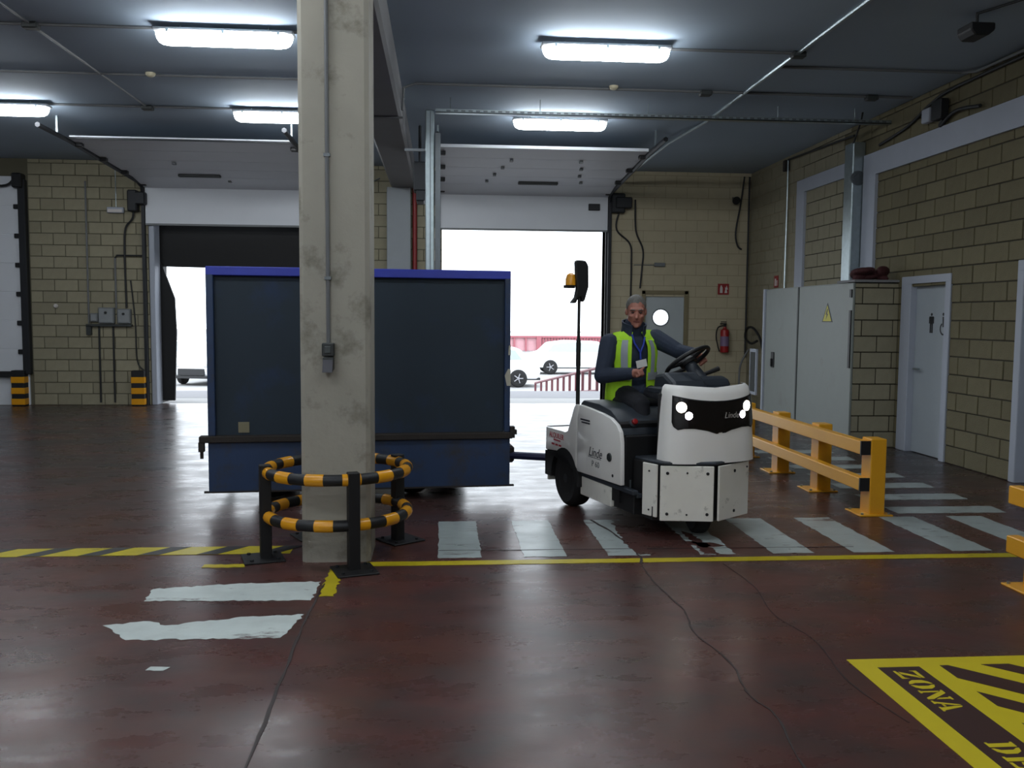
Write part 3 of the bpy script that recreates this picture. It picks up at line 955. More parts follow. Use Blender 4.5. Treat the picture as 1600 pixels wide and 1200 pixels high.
# strut tray hung from the ceiling with its drop
tr = thing('cable_tray', 'galvanised slotted cable tray hung across the ceiling', 'cable tray', (2.7, 11.1, 4.05))
MB().box(-0.08, 5.66, 11.05, 11.15, 4.075, 4.085).box(-0.08, 5.66, 11.05, 11.056, 4.075, 4.12).box(-0.08, 5.66, 11.144, 11.15, 4.075, 4.12).build('tray_channel', galv_m, tr, keep=True)
sl = MB()
x = 0.05
while x < 5.6:
    sl.box(x, x + 0.05, 11.046, 11.05, 4.09, 4.108)
    x += 0.09
sl.build('tray_slots', galv_dull_m, tr, keep=True)['kind'] = 'stuff'
for x in (0.1, 1.2, 2.55, 4.2, 5.2):
    MB().tube([(x, 11.1, 4.08), (x, 11.1, H)], 0.005, 6).build('hanger_rod', galv_m, tr, keep=True)
td = thing('cable_duct', 'tall vertical galvanised cable duct left of the right doorway', 'cable duct', (-0.13, 11.2, 0))
MB().box(-0.205, -0.095, 11.12, 11.26, 0.0, 4.12).build('duct', galv_m, td, keep=True, bevel=0.01)
MB().box(-0.15, -0.14, 11.115, 11.12, 0.05, 4.1).build('duct_seam', galv_dull_m, td, keep=True)
MB().box(-0.085, -0.02, 11.14, 11.24, 0.0, 3.85).build('side_channel', galv_dull_m, td, keep=True)
MB().box(-0.46, -0.2, 11.17, 11.20, 3.63, 3.66).build('brace', galv_dull_m, td, keep=True)
tag(MB().box(-0.40, -0.22, 12.6, 12.9, 3.35, 3.75).box(-0.36, -0.24, 12.55, 12.95, 3.2, 3.35).box(-0.33, -0.29, 12.72, 12.78, 3.7, H).build('door_drive', dark_steel_m, off=(-0.31, 12.75, 3.2), bevel=0.015), 'dark door drive unit beside the cable duct below the ceiling', 'door drive')
pipe('riser_pipe', 'dark red riser pipe beside the grey pilaster', 'pipe', [(-0.485, BY - 0.06, 0), (-0.485, BY - 0.06, 3.9)], 0.04, red_pipe_m, 12)
pipe('wall_cable', 'thin pale cable looping from the beam down the back wall', 'cable', smooth_path([(-1.1, BY - 0.05, 4.05), (-1.3, BY - 0.04, 3.9), (-1.32, BY - 0.03, 3.5), (-1.31, BY - 0.03, 2.0), (-1.31, BY - 0.03, 0.5)]), 0.01, conduit_m)

# duct and clutter on the right wall
wd = thing('wall_duct', 'galvanised duct rising from the cabinet to the ceiling', 'duct', (5.56, 11.85, 2.08))
MB().box(5.49, 5.665, 11.72, 11.98, 2.08, 3.98).build('duct', galv_m, wd, keep=True, bevel=0.012)
MB().lathe([(0.10, 0), (0.10, 0.02)], 18, Matrix.Rotation(PI / 2, 4, 'X'), (5.57, 11.74, 3.5)).build('duct_flange', galv_dull_m, wd, keep=True)
pipe('hanging_cable', 'black cable and clip dangling above the wall duct', 'cable', smooth_path([(5.4, 11.3, H), (5.42, 11.4, 4.15), (5.5, 11.75, 3.96)]), 0.012, cable_m)
tag(MB().box(5.54, 5.64, 9.72, 9.92, 3.86, 4.08).build('wall_box', black_m, off=(5.59, 9.8, 3.86), bevel=0.01), 'black box under the ceiling on the right wall', 'box')
tag(MB().box(5.56, 5.64, 10.0, 10.16, 3.88, 4.04).build('wall_box', white_trim_m, off=(5.6, 10.08, 3.88), bevel=0.01), 'white box next to the black box on the right wall', 'box')
pipe('wall_conduit', 'dark conduit sloping up the right wall to the ceiling boxes', 'conduit', smooth_path([(5.64, 11.3, 3.86), (5.64, 10.6, 3.95), (5.64, 10.1, 4.1), (5.64, 9.5, 4.17), (5.64, 7.0, 4.17)]), 0.018, cable_m)
pipe('wall_conduit', 'dark conduit looping above the white band on the right wall', 'conduit', smooth_path([(5.62, 9.8, 3.86), (5.62, 9.85, 3.8), (5.62, 9.55, 3.9), (5.62, 9.1, 3.85)]), 0.02, cable_m)
pipe('wall_conduit', 'thin pale conduit down the right wall left of the white frame', 'conduit', [(5.63, 14.35, 4.2), (5.63, 14.35, 2.1)], 0.014, galv_m)
pipe('wall_conduit', 'dark conduit along the top of the right wall to the duct', 'conduit', [(5.63, 14.35, 4.2), (5.63, 12.0, 4.12)], 0.016, cable_m)
tag(MB().box(5.58, 5.66, 14.36, 14.46, 4.02, 4.2).build('wall_box', rust_m, off=(5.62, 14.4, 4.02), bevel=0.01), 'small brown box at the top of the thin right wall conduit', 'box')
sp = thing('ceiling_speaker', 'black box speaker hung below the ceiling at upper right', 'speaker', (4.62, 7.6, 4.05))
MB().prism([(4.52, 4.10), (4.56, 4.05), (4.68, 4.05), (4.74, 4.10), (4.74, 4.16), (4.52, 4.16)], 'y', 7.5, 7.72).build('cabinet', black_m, sp, keep=True, bevel=0.01)
MB().tube([(4.63, 7.6, 4.15), (4.63, 7.6, H)], 0.012, 8).build('stem', black_m, sp, keep=True)
pipe('ceiling_cable', 'dark cable from the upper right speaker along the ceiling', 'cable', [(4.63, 7.6, H - 0.01), (4.9, 7.0, H - 0.01), (4.95, 5.0, H - 0.01)], 0.012, cable_m)
# corner conduits of the back wall
pipe('wall_conduit', 'dark conduit down the back corner of the room', 'conduit', [(5.62, BY - 0.05, 4.2), (5.62, BY - 0.05, 0.9)], 0.018, cable_m)
pipe('wall_cable', 'dark cable bowing off the back corner under the ceiling', 'cable', smooth_path([(5.52, BY - 0.06, 4.2), (5.46, BY - 0.06, 3.7), (5.38, BY - 0.06, 3.2), (5.42, BY - 0.06, 2.95), (5.5, BY - 0.06, 2.88)]), 0.016, cable_m)
pipe('wall_cable', 'dark cable down the back wall nearest the right doorway', 'cable', smooth_path([(3.35, BY - 0.06, 3.75), (3.2, BY - 0.06, 3.5), (3.17, BY - 0.05, 3.2), (3.42, BY - 0.04, 2.95), (3.45, BY - 0.04, 2.6), (3.45, BY - 0.03, 2.0), (3.45, BY - 0.03, 0.9)]), 0.016, cable_m)
pipe('wall_cable', 'second dark cable down the back wall beside the personnel door', 'cable', smooth_path([(3.5, BY - 0.06, 3.75), (3.52, BY - 0.06, 3.2), (3.66, BY - 0.04, 2.85), (3.65, BY - 0.03, 2.5), (3.62, BY - 0.03, 2.15)]), 0.016, cable_m)
tag(MB().box(3.05, 3.3, BY - 0.16, BY - 0.02, 3.5, 3.85).box(3.12, 3.42, BY - 0.2, BY - 0.04, 3.58, 3.78).build('door_drive', dark_steel_m, off=(3.2, BY - 0.1, 3.5), bevel=0.02), 'dark door drive at the upper right corner of the right doorway', 'door drive')
tag(MB().box(3.88, 4.08, BY - 0.05, BY - 0.008, 2.55, 2.62).box(3.5, 3.9, BY - 0.025, BY - 0.008, 2.57, 2.585).build('emergency_lamp', grey_plastic_m, off=(3.98, BY - 0.03, 2.55), bevel=0.006), 'small grey lamp above the personnel door', 'lamp')
tag(MB().lathe([(0.02, 0), (0.03, 0.05), (0.075, 0.2)], 16, Matrix.Rotation(PI * 0.62, 4, 'X'), (5.33, BY - 0.02, 3.82)).build('wall_horn', black_m, smooth=True), 'small black horn on the back wall near the ceiling', 'horn')

# fire extinguisher and signs
fe = thing('fire_extinguisher', 'red fire extinguisher hanging on the back wall', 'fire extinguisher', (5.21, BY - 0.1, 0.98))
MB().lathe([(0.02, 0), (0.075, 0.005), (0.08, 0.03), (0.08, 0.38), (0.07, 0.42), (0.03, 0.45), (0.025, 0.48)], 20).build('cylinder', red_m, fe, smooth=True)
MB().lathe([(0.081, 0.12), (0.081, 0.30)], 20).build('label_band', M('extinguisher_label', (120, 100, 130), 0.5), fe, smooth=True)
MB().box(-0.02, 0.02, -0.02, 0.02, 0.47, 0.53).box(-0.09, 0.03, -0.012, 0.012, 0.52, 0.545).box(-0.08, 0.03, -0.01, 0.01, 0.56, 0.575).build('valve', black_m, fe, bevel=0.004)
MB().tube(smooth_path([(-0.02, 0, 0.5), (-0.13, 0, 0.46), (-0.16, 0, 0.3), (-0.13, -0.02, 0.12), (-0.1, -0.02, 0.02)]), 0.012, 8).build('hose', rubber_m, fe, smooth=True)
MB().box(-0.03, 0.03, 0.07, 0.098, 0.25, 0.4).build('wall_bracket', dark_steel_m, fe)


def fire_sign(label, o, right_wall=False):
    t = thing('fire_sign', label, 'sign', o)
    f = (lambda b, nm, mt: b.build(nm, mt, t))
    if right_wall:
        f(MB().box(-0.008, 0, -0.09, 0.09, 0, 0.2), 'sign_plate', sign_red_m)
        f(MB().box(-0.011, -0.008, 0.0, 0.05, 0.03, 0.15).box(-0.011, -0.008, -0.06, -0.03, 0.03, 0.12), 'pictogram', sign_white_m)
    else:
        f(MB().box(-0.105, 0.105, -0.008, 0, 0, 0.2), 'sign_plate', sign_red_m)
        f(MB().prism([(-0.065, 0.03), (-0.015, 0.03), (-0.015, 0.13), (-0.03, 0.15), (-0.03, 0.17), (-0.055, 0.17), (-0.055, 0.15), (-0.065, 0.13)], 'y', -0.011, -0.008)
          .prism([(0.02, 0.03), (0.075, 0.03), (0.06, 0.10), (0.085, 0.09), (0.06, 0.17), (0.045, 0.12), (0.03, 0.14), (0.035, 0.09)], 'y', -0.011, -0.008), 'pictogram', sign_white_m)


fire_sign('red fire extinguisher sign on the back wall', (5.19, BY - 0.008, 2.05))
fire_sign('small red fire sign on the side wall above the cabinet', (WX - 0.016, 14.8, 2.14), True)

# hose loop at the corner
pipe('hanging_strap', 'dark looped strap hanging by the white cabinet', 'strap', smooth_path([(5.45, 14.75, 1.05), (5.5, 15.1, 1.3), (5.5, 15.45, 1.45), (5.5, 15.75, 1.42), (5.5, 15.8, 1.25), (5.5, 15.5, 1.17), (5.5, 15.2, 1.22)]), 0.022, rubber_m)
pipe('wall_cable', 'grey cable drooping in the back corner', 'cable', smooth_path([(5.6, 15.9, 1.05), (5.45, 15.9, 0.75), (5.4, 15.8, 0.3), (5.35, 15.7, 0.02)]), 0.018, conduit_m)

# ------------------------------------------------------------------ electrical cabinet in a block niche
cb = thing('electrical_cabinet', 'tall white electrical cabinet with a yellow hazard triangle', 'cabinet', (5.1, 12.2, 0))
MB().box(5.12, 5.66, 10.95, 13.74, 0, 2.07).build('body', M('cabinet_grey', (150, 152, 150), 0.6), cb, keep=True)
dcm = M('cabinet_white', (130, 136, 132), 0.5, var=0.05, dirt=(122, 124, 118), dirt_amt=0.15)
dA = MB().box(5.085, 5.115, 10.72, 12.40, 0.03, 2.06).build('door', dcm, cb, keep=True, bevel=0.006)
dB = MB().box(5.085, 5.115, 12.43, 13.70, 0.03, 2.06).build('door', dcm, cb, keep=True, bevel=0.006)
MB().box(5.06, 5.12, 13.70, 13.76, 0.0, 2.07).build('edge_post', white_trim_m, cb, keep=True)
MB().box(5.075, 5.085, 12.395, 12.435, 0.03, 2.06).build('seam_strip', dgrey_plastic_m, cb, keep=True)
MB().box(5.07, 5.085, 13.28, 13.40, 0.86, 1.10).box(5.045, 5.07, 13.32, 13.36, 0.88, 1.0).build('handle', black_m, dB, keep=True, bevel=0.006)
for (za, zb_) in ((1.88, 1.98), (1.0, 1.72)):
    MB().box(5.07, 5.085, 10.74, 10.79, za, zb_).build('hinge', black_m, dA, keep=True)
s_ = MB().prism([(11.60, 1.57), (11.28, 1.57), (11.44, 1.82)], 'x', 5.081, 5.085).build('warning_triangle', black_m, dA, keep=True)
MB().prism([(11.57, 1.582), (11.31, 1.582), (11.44, 1.79)], 'x', 5.0795, 5.081).build('triangle_face', sign_yellow_m, s_, keep=True)
s2 = MB().prism([(11.44, 1.75), (11.485, 1.665), (11.45, 1.672), (11.475, 1.60), (11.41, 1.68), (11.445, 1.675), (11.42, 1.74)], 'x', 5.0785, 5.0795).build('lightning_bolt', black_m, s_, keep=True)
MB().box(5.04, 5.07, 13.95, 14.25, 0.38, 1.12).build('side_panel_frame', white_trim_m, cb, keep=True)
MB().box(5.035, 5.04, 13.99, 14.21, 0.43, 1.07).build('side_panel_glass', dgrey_plastic_m, cb, keep=True)
st = structure(MB().box(5.11, WX, 10.73, 10.95, 0, 2.06).build('wall_stub', mortar_m), 'short yellow block wall at the end of the cabinet')
lay_blocks(st, (5.11, 10.73), 'x', 0.57, 2.06, [], lambda a, z: True, block_m, phase=0.1)
tag(MB().box(5.09, 5.68, 10.70, 11.2, 2.07, 2.10).build('cap_slab', beam_m, st))
# maroon tarp bundle on top
bu = MB()
for k in range(9):
    a = random.uniform(0, 6.28)
    p0 = Vector((5.36 + 0.15 * math.cos(k * 1.3), 10.88 + 0.06 * math.sin(k * 2.1), 2.14 + 0.035 * (k % 3)))
    bu.ell(p0, (random.uniform(0.1, 0.17), random.uniform(0.05, 0.09), random.uniform(0.035, 0.07)), Matrix.Rotation(a, 3, 'Z') @ Matrix.Rotation(random.uniform(-0.5, 0.5), 3, 'Y'), 12, 8)
bo = bu.build('tarp_bundle', bundle_m, off=(5.34, 10.88, 2.1), smooth=True)
rm = bo.modifiers.new('remesh', 'REMESH')
rm.mode = 'VOXEL'
rm.voxel_size = 0.014
tag(bo, 'crumpled maroon tarp bundle lying on top of the block stub', 'tarp')

# ------------------------------------------------------------------ left bay fittings
for k, (x0, x1, z0, z1, lb) in enumerate(((-6.13, -6.0, 1.47, 1.62, 'small grey switch box, leftmost of three on the left bay wall'), (-5.99, -5.72, 1.44, 1.72, 'grey control box with a round knob, middle of three on the left bay wall'), (-5.67, -5.44, 1.44, 1.70, 'grey control box, rightmost of three on the left bay wall'))):
    t = thing('control_box', lb, 'control box', ((x0 + x1) / 2, BY - 0.013, z0), group='control boxes on the left bay wall')
    MB().box(x0, x1, BY - 0.10, BY - 0.013, z0, z1).build('case', grey_plastic_m, t, keep=True, bevel=0.012)
    MB().box(x0 + 0.02, x1 - 0.02, BY - 0.108, BY - 0.10, z0 + 0.02, z1 - 0.02).build('lid', M('box_lid', (136, 140, 142), 0.5), t, keep=True, bevel=0.004)
    if k:
        MB().lathe([(0.022, 0), (0.022, 0.02)], 12, Matrix.Rotation(PI / 2, 4, 'X'), ((x0 + x1) / 2, BY - 0.108, z1 - 0.09)).build('knob', black_m, t, keep=True)
tag(MB().box(-6.2, -5.43, BY - 0.09, BY - 0.013, 1.39, 1.43).box(-6.2, -6.12, BY - 0.09, BY - 0.013, 1.24, 1.40).build('cable_rail', dgrey_plastic_m, off=(-5.8, BY - 0.05, 1.3)), 'dark cable rail under the control boxes', 'rail')
for (x, za, zb_, lb) in ((-6.17, 1.44, 3.9, 'thin conduit left of the control boxes up the left bay wall'), (-6.0, 0.05, 1.39, 'conduit from the left control boxes down to the floor'), (-5.76, 0.05, 1.39, 'conduit between the boxes down to the floor'),
                         (-5.7, 1.7, 2.58, 'short conduit rising between the two control boxes')):
    pipe('wall_conduit', lb, 'conduit', [(x, BY - 0.03, za), (x, BY - 0.03, zb_)], 0.017, cable_m if za < 1 else conduit_m)
pipe('wall_conduit', 'short horizontal conduit joining the door jamb on the left bay wall', 'conduit', [(-5.7, BY - 0.03, 2.58), (-5.67, BY - 0.03, 2.63), (-5.2, BY - 0.03, 2.63)], 0.015, cable_m)
pipe('wall_cable', 'dark cable snaking from the door drive to the right control box', 'cable', smooth_path([(-5.35, BY - 0.1, 3.7), (-5.36, BY - 0.08, 3.3), (-5.5, BY - 0.05, 3.1), (-5.53, BY - 0.04, 2.7), (-5.52, BY - 0.04, 1.72)]), 0.018, cable_m)
pipe('wall_cable', 'thin dark cable from the right control box down to the floor', 'cable', smooth_path([(-5.44, BY - 0.04, 2.2), (-5.38, BY - 0.04, 1.5), (-5.36, BY - 0.04, 0.8), (-5.25, BY - 0.04, 0.62)]), 0.012, cable_m)
tag(MB().box(-5.42, -5.26, BY - 0.2, BY - 0.02, 3.38, 3.75).box(-5.3, -5.12, BY - 0.2, BY - 0.05, 3.5, 3.72).build('door_drive', dark_steel_m, off=(-5.3, BY - 0.1, 3.38), bevel=0.02), 'dark door drive at the upper left corner of the left doorway', 'door drive')
el = thing('emergency_lamp', 'small white emergency lamp high on the left bay wall', 'lamp', (-5.66, BY - 0.05, 3.38))
MB().box(-5.80, -5.52, BY - 0.09, BY - 0.013, 3.36, 3.46).build('case', white_trim_m, el, keep=True, bevel=0.01)
MB().box(-5.78, -5.54, BY - 0.1, BY - 0.09, 3.37, 3.42).build('lens', sign_white_m, el, keep=True)
MB().tube([(-5.66, BY - 0.03, 3.46), (-5.66, BY - 0.03, 4.2)], 0.008, 6).build('feed_pipe', galv_m, el, keep=True)


def corner_guard(x0, x1, label, arm):
    t = thing('corner_guard', label, 'guard', ((x0 + x1) / 2, BY - 0.12, 0), group='striped guards at the door posts')
    MB().box(x0, x1, BY - 0.2, BY - 0.02, 0, 0.62).build('post', black_m, t, keep=True, bevel=0.01)
    for k in range(3):
        z = 0.02 + k * 0.19
        MB().box(x0 - 0.004, x1 + 0.004, BY - 0.204, BY - 0.016, z, z + 0.11).build('yellow_band', band_yellow_m, t, keep=True, bevel=0.006)
    if arm:
        MB().box(x0 - 0.24, x0, BY - 0.18, BY - 0.06, 0.5, 0.6).build('arm', black_m, t, keep=True, bevel=0.01)


corner_guard(-7.44, -7.22, 'black and yellow striped post guard at the left edge of the left bay', True)
corner_guard(-5.42, -5.20, 'black and yellow striped post guard beside the left doorway', False)
tag(MB().lathe([(0.035, 0), (0.04, 0.03), (0.02, 0.06)], 12, Matrix.Rotation(PI / 2, 4, 'X'), (-6.72, BY - 0.015, 1.74)).build('wall_sensor', sign_white_m, smooth=True), 'tiny white fitting on the left bay wall blocks', 'fitting')

# switch on the pillar
sw = thing('pillar_switch', 'dark grey switch and socket unit on the pillar face', 'switch', (-0.715, 5.77, 1.24))
MB().box(-0.757, -0.682, 5.70, 5.77, 1.345, 1.43).build('switch_case', dgrey_plastic_m, sw, keep=True, bevel=0.006)
MB().box(-0.752, -0.686, 5.695, 5.77, 1.255, 1.34).build('socket_case', dgrey_plastic_m, sw, keep=True, bevel=0.006)
MB().add([(-0.75, 5.70, 1.255), (-0.688, 5.70, 1.255), (-0.688, 5.66, 1.245), (-0.75, 5.66, 1.245), (-0.75, 5.70, 1.335), (-0.688, 5.70, 1.335)], [(0, 1, 2, 3), (3, 2, 5, 4), (0, 3, 4), (1, 5, 2), (0, 4, 5, 1)]).build('socket_flap', M('socket_flap_grey', (60, 60, 68), 0.45), sw, keep=True)
MB().box(-0.74, -0.70, 5.692, 5.70, 1.365, 1.41).build('rocker', M('rocker_grey', (72, 78, 78), 0.5), sw, keep=True, bevel=0.003)
pipe('pillar_conduit', 'thin grey conduit running up the pillar face to its switch', 'conduit', [(-0.722, 5.757, 1.43), (-0.722, 5.757, 3.9)], 0.0125, conduit_m)
for z, lb in ((1.83, 'lower clip on the pillar conduit'), (2.6, 'upper clip on the pillar conduit')):
    tag(MB().box(-0.742, -0.702, 5.742, 5.771, z, z + 0.02).build('conduit_clip', galv_dull_m, off=(-0.722, 5.76, z)), lb, 'clip')

# ------------------------------------------------------------------ round column guard
GX, GY, GR = -0.70, 6.03, 0.465
cg = thing('column_guard', 'round black and yellow guard rail around the pillar', 'guard rail', (GX, GY, 0))
NB = 13
for z, ph in ((0.575, 0.05), (0.285, 0.17)):
    rg = MB().ring((0, 0, z), GR, 0.037, n=72, k=12).build('ring', black_m, cg, smooth=True)
    step = 2 * PI / NB
    for k in range(NB):
        a = ph + k * step
        MB().ring((0, 0, z), GR, 0.0395, a, a + step * 0.5, n=5, k=12).build('yellow_band', band_yellow_m, rg, smooth=True)
for a in (-162, -72, 36, 118):
    ar = math.radians(a)
    px, py = GR * math.cos(ar), GR * math.sin(ar)
    po = MB().box(-0.036, 0.036, -0.036, 0.036, 0, 0.625).build('post', tb_m, cg, bevel=0.004)
    po.location = (px * 1.03, py * 1.03, 0)
    po.rotation_euler = (0, 0, ar)
    MB().box(-0.11, 0.15, -0.13, 0.13, 0, 0.012).build('base_plate', tb_m, po, bevel=0.003)
    for sx in (-0.07, 0.1):
        for sy in (-0.09, 0.09):
            MB().lathe([(0.012, 0.012), (0.012, 0.024)], 6, c=(sx, sy, 0)).build('bolt', dark_steel_m, po)

# ------------------------------------------------------------------ yellow safety barriers
def barrier(label, posts, y0, y1, cap):
    t = thing('safety_barrier', label, 'barrier', (3.55, (y0 + y1) / 2, 0), group='yellow safety barriers')
    for k, (z0, z1) in enumerate(((0.50, 0.61), (0.20, 0.305))):
        r = MB().box(3.42, 3.50, y0, y1, z0, z1).build('rail', barrier_m, t, keep=True, bevel=0.006)
        if cap:
            MB().box(3.418, 3.502, y0 - 0.012, y0 + 0.004, z0 - 0.002, z1 + 0.002).build('end_cap', black_m, r, keep=True)
    for yp in posts:
        p = MB().box(3.502, 3.632, yp - 0.085, yp + 0.085, 0, 0.63).build('post', barrier_m, t, keep=True, bevel=0.006)
        MB().box(3.40, 3.68, yp - 0.14, yp + 0.14, 0, 0.012).build('base_plate', barrier_m, p, keep=True, bevel=0.003)
        for sx in (3.43, 3.655):
            for sy in (-0.11, 0.11):
                MB().lathe([(0.012, 0.012), (0.012, 0.026)], 6, c=(sx, yp + sy, 0)).build('bolt', galv_m, p, keep=True)
    return t


barrier('long yellow safety barrier running back beside the tractor', (7.04, 8.06, 9.06, 10.1), 6.98, 10.2, True)
barrier('yellow safety barrier cut off at the right edge of the picture', (4.93, 3.9, 2.9), 2.8, 5.07, False)

# ------------------------------------------------------------------ trailer
TRZ = math.radians(4.9)
tl = thing('cargo_trailer', 'large dark blue box trailer coupled behind the white tow tractor', 'trailer', (-1.95, 7.57, 0), TRZ)
TLn, TD = 2.56, 1.35
MB().box(0.03, TLn - 0.03, 0.05, TD - 0.05, 0.42, 0.56).build('chassis', tb_m, tl)
MB().box(0.0, TLn, 0.0, 0.02, 0.12, 0.55).build('lower_skirt', tr_blue_m, tl)
MB().box(0.0, 0.02, 0.02, TD, 0.12, 0.55).build('lower_skirt', tr_blue_m, tl)
MB().box(-0.04, TLn + 0.04, 0.0, 0.03, 0.105, 0.12).build('skirt_edge', rust_m, tl)
lg = MB().box(-0.07, TLn + 0.02, -0.035, 0.06, 0.535, 0.59).build('ledge', rust_m, tl, bevel=0.006)
MB().box(-0.075, -0.03, -0.03, 0.03, 0.46, 0.54).box(-0.065, -0.04, -0.01, 0.01, 0.40, 0.47).build('latch', rust_m, lg)
MB().box(TLn + 0.0, TLn + 0.04, -0.03, 0.05, 0.54, 0.64).box(TLn + 0.02, TLn + 0.06, -0.02, 0.04, 0.57, 0.61).build('latch', rust_m, lg)
MB().box(0.06, TLn - 0.05, 0.05, 0.08, 0.59, 1.93).build('side_panel', tr_dark_m, tl)
MB().box(0.0, 0.06, 0.0, 0.08, 0.59, 1.94).build('corner_post', tr_blue_m, tl, bevel=0.005)
MB().box(TLn - 0.05, TLn, 0.0, 0.08, 0.59, 1.94).build('corner_post', tr_blue_m, tl, bevel=0.005)
MB().box(0.0, 0.06, TD - 0.08, TD, 0.59, 1.94).build('corner_post', tr_blue_m, tl, bevel=0.005)
MB().box(TLn - 0.05, TLn, TD - 0.08, TD, 0.59, 1.94).build('corner_post', tr_blue_m, tl, bevel=0.005)
MB().box(0.0, TLn, 0.0, 0.09, 1.93, 2.005).build('top_rail', tr_top_m, tl, bevel=0.006)
MB().box(0.0, TLn, TD - 0.09, TD, 1.93, 2.005).build('top_rail', tr_top_m, tl, bevel=0.006)
MB().box(0.0, 0.08, 0.09, TD - 0.09, 1.93, 2.005).build('top_rail', tr_top_m, tl, bevel=0.006)
MB().box(TLn - 0.08, TLn, 0.09, TD - 0.09, 1.93, 2.005).build('top_rail', tr_top_m, tl, bevel=0.006)
MB().box(0.08, TLn - 0.08, 0.09, TD - 0.09, 1.95, 1.97).build('roof_sheet', tr_dark_m, tl)
MB().box(0.01, 0.03, 0.08, TD - 0.08, 0.59, 1.93).build('end_panel', tr_dark_m, tl)
MB().box(TLn - 0.03, TLn - 0.01, 0.08, TD - 0.08, 0.59, 1.93).build('end_panel', tr_dark_m, tl)
MB().box(0.06, TLn - 0.05, TD - 0.06, TD - 0.03, 0.59, 1.93).build('side_panel', tr_dark_m, tl)
tag(MB().box(0.24, 0.33, 0.04, 0.05, 0.61, 0.70).build('tag_plate', M('worn_tag', (128, 122, 98), 0.7), tl), 'small worn beige tag')
pale_m = M('pale_scuff', (178, 174, 158), 0.7)
tag(MB().prism([(2.53, 1.0), (2.562, 1.0), (2.562, 1.14), (2.54, 1.15), (2.51, 1.09)], 'y', -0.004, 0.0).build('scuff_patch', pale_m, tl), 'pale scuffed patch')
tag(MB().prism([(2.54, 1.27), (2.562, 1.27), (2.562, 1.36), (2.545, 1.35)], 'y', -0.004, 0.0).build('scuff_patch', pale_m, tl), 'pale scuffed patch')


def wheel(parent, name, c, R, wdt, hub_m, axis='y', steer=0.0):
    rot = Matrix.Rotation(PI / 2, 4, 'X' if axis == 'y' else 'Y')
    rot = Matrix.Rotation(steer, 4, 'Z') @ rot
    hw = wdt / 2
    w_ = MB().lathe([(R * 0.55, -hw * 0.9), (R * 0.85, -hw), (R * 0.96, -hw * 0.8), (R, -hw * 0.5), (R, hw * 0.5), (R * 0.96, hw * 0.8), (R * 0.85, hw), (R * 0.55, hw * 0.9)], 28, rot, c).build(name, rubber_m, parent, smooth=True)
    MB().lathe([(R * 0.12, -hw * 0.98), (R * 0.2, -hw * 0.8), (R * 0.5, -hw * 0.7), (R * 0.56, -hw * 0.92), (R * 0.56, hw * 0.92), (R * 0.5, hw * 0.7), (R * 0.2, hw * 0.8), (R * 0.12, hw * 0.98)], 20, rot, c).build('hub', hub_m, w_, smooth=True)
    return w_


for (x, y) in ((0.50, 0.32), (0.55, 1.05), (1.72, 0.35), (2.1, 1.02)):
    wheel(tl, 'wheel', (x, y, 0.19), 0.19, 0.11, dark_steel_m)
# drawbar from the trailer to the tractor hitch
OX, OY, TH = 1.965, 6.19, math.radians(17)
hit = Vector((OX - math.sin(TH) * 1.92, OY + math.cos(TH) * 1.92, 0.30))
ti = Matrix.Translation((-1.95, 7.57, 0)) @ Matrix.Rotation(TRZ, 4, 'Z')
hl = ti.inverted() @ hit
MB().tube([(TLn - 0.1, 0.55, 0.31), (hl.x, hl.y, hl.z)], 0.035, 8).build('drawbar', M('drawbar_blue', (40, 42, 78), 0.5), tl)
MB().box(TLn - 0.02, TLn + 0.12, 0.45, 0.65, 0.24, 0.40).build('drawbar_bracket', rust_m, tl, bevel=0.02)

# ------------------------------------------------------------------ tow tractor
tt = thing('tow_tractor', 'white electric tow tractor with lit headlights carrying the driver', 'tow tractor', (OX, OY, 0), TH)
BP = [(-0.46, 0.30), (-0.385, 0.145), (-0.012, 0.0), (0.012, 0.0), (0.385, 0.145), (0.46, 0.30)]
# dark front bumper body behind the plates
bz0, bz1 = 0.14, 0.555
MB().prism([(-0.42, 0.46), (-0.40, 0.31), (-0.36, 0.17), (0.0, 0.018), (0.36, 0.17), (0.40, 0.31), (0.42, 0.46)], 'z', bz0, bz1).build('bumper_body', tb_m, tt, bevel=0.008)
MB().prism([(-0.41, 0.46), (-0.395, 0.28), (-0.36, 0.135), (0.0, -0.005), (0.36, 0.135), (0.395, 0.28), (0.41, 0.46)], 'z', 0.55, 0.575).build('bumper_lip', td_m, tt, bevel=0.008)


def plate(p, q, z0, z1, bolts):
    p, q = Vector((*p, 0)), Vector((*q, 0))
    d = (q - p).normalized()
    n = Vector((d.y, -d.x, 0))
    if n.y > 0 and abs(n.y) > abs(n.x) * 0.2:
        n = -n
    b_ = MB()
    t = 0.018
    vs = [p, q, q + n * t, p + n * t]
    b_.prism([(v.x, v.y) for v in vs], 'z', z0, z1)
    o = b_.build('bumper_plate', tw2_m, tt, bevel=0.004)
    for (u, v, r) in bolts:
        c = p + (q - p) * u + n * (t + 0.001)
        rot = n.to_track_quat('Z', 'Y').to_matrix().to_4x4()
        MB().lathe([(r, -0.002), (r, 0.004), (r * 0.6, 0.006)], 10, rot, (c.x, c.y, z0 + (z1 - z0) * v)).build('bolt', black_m, o)
    return o


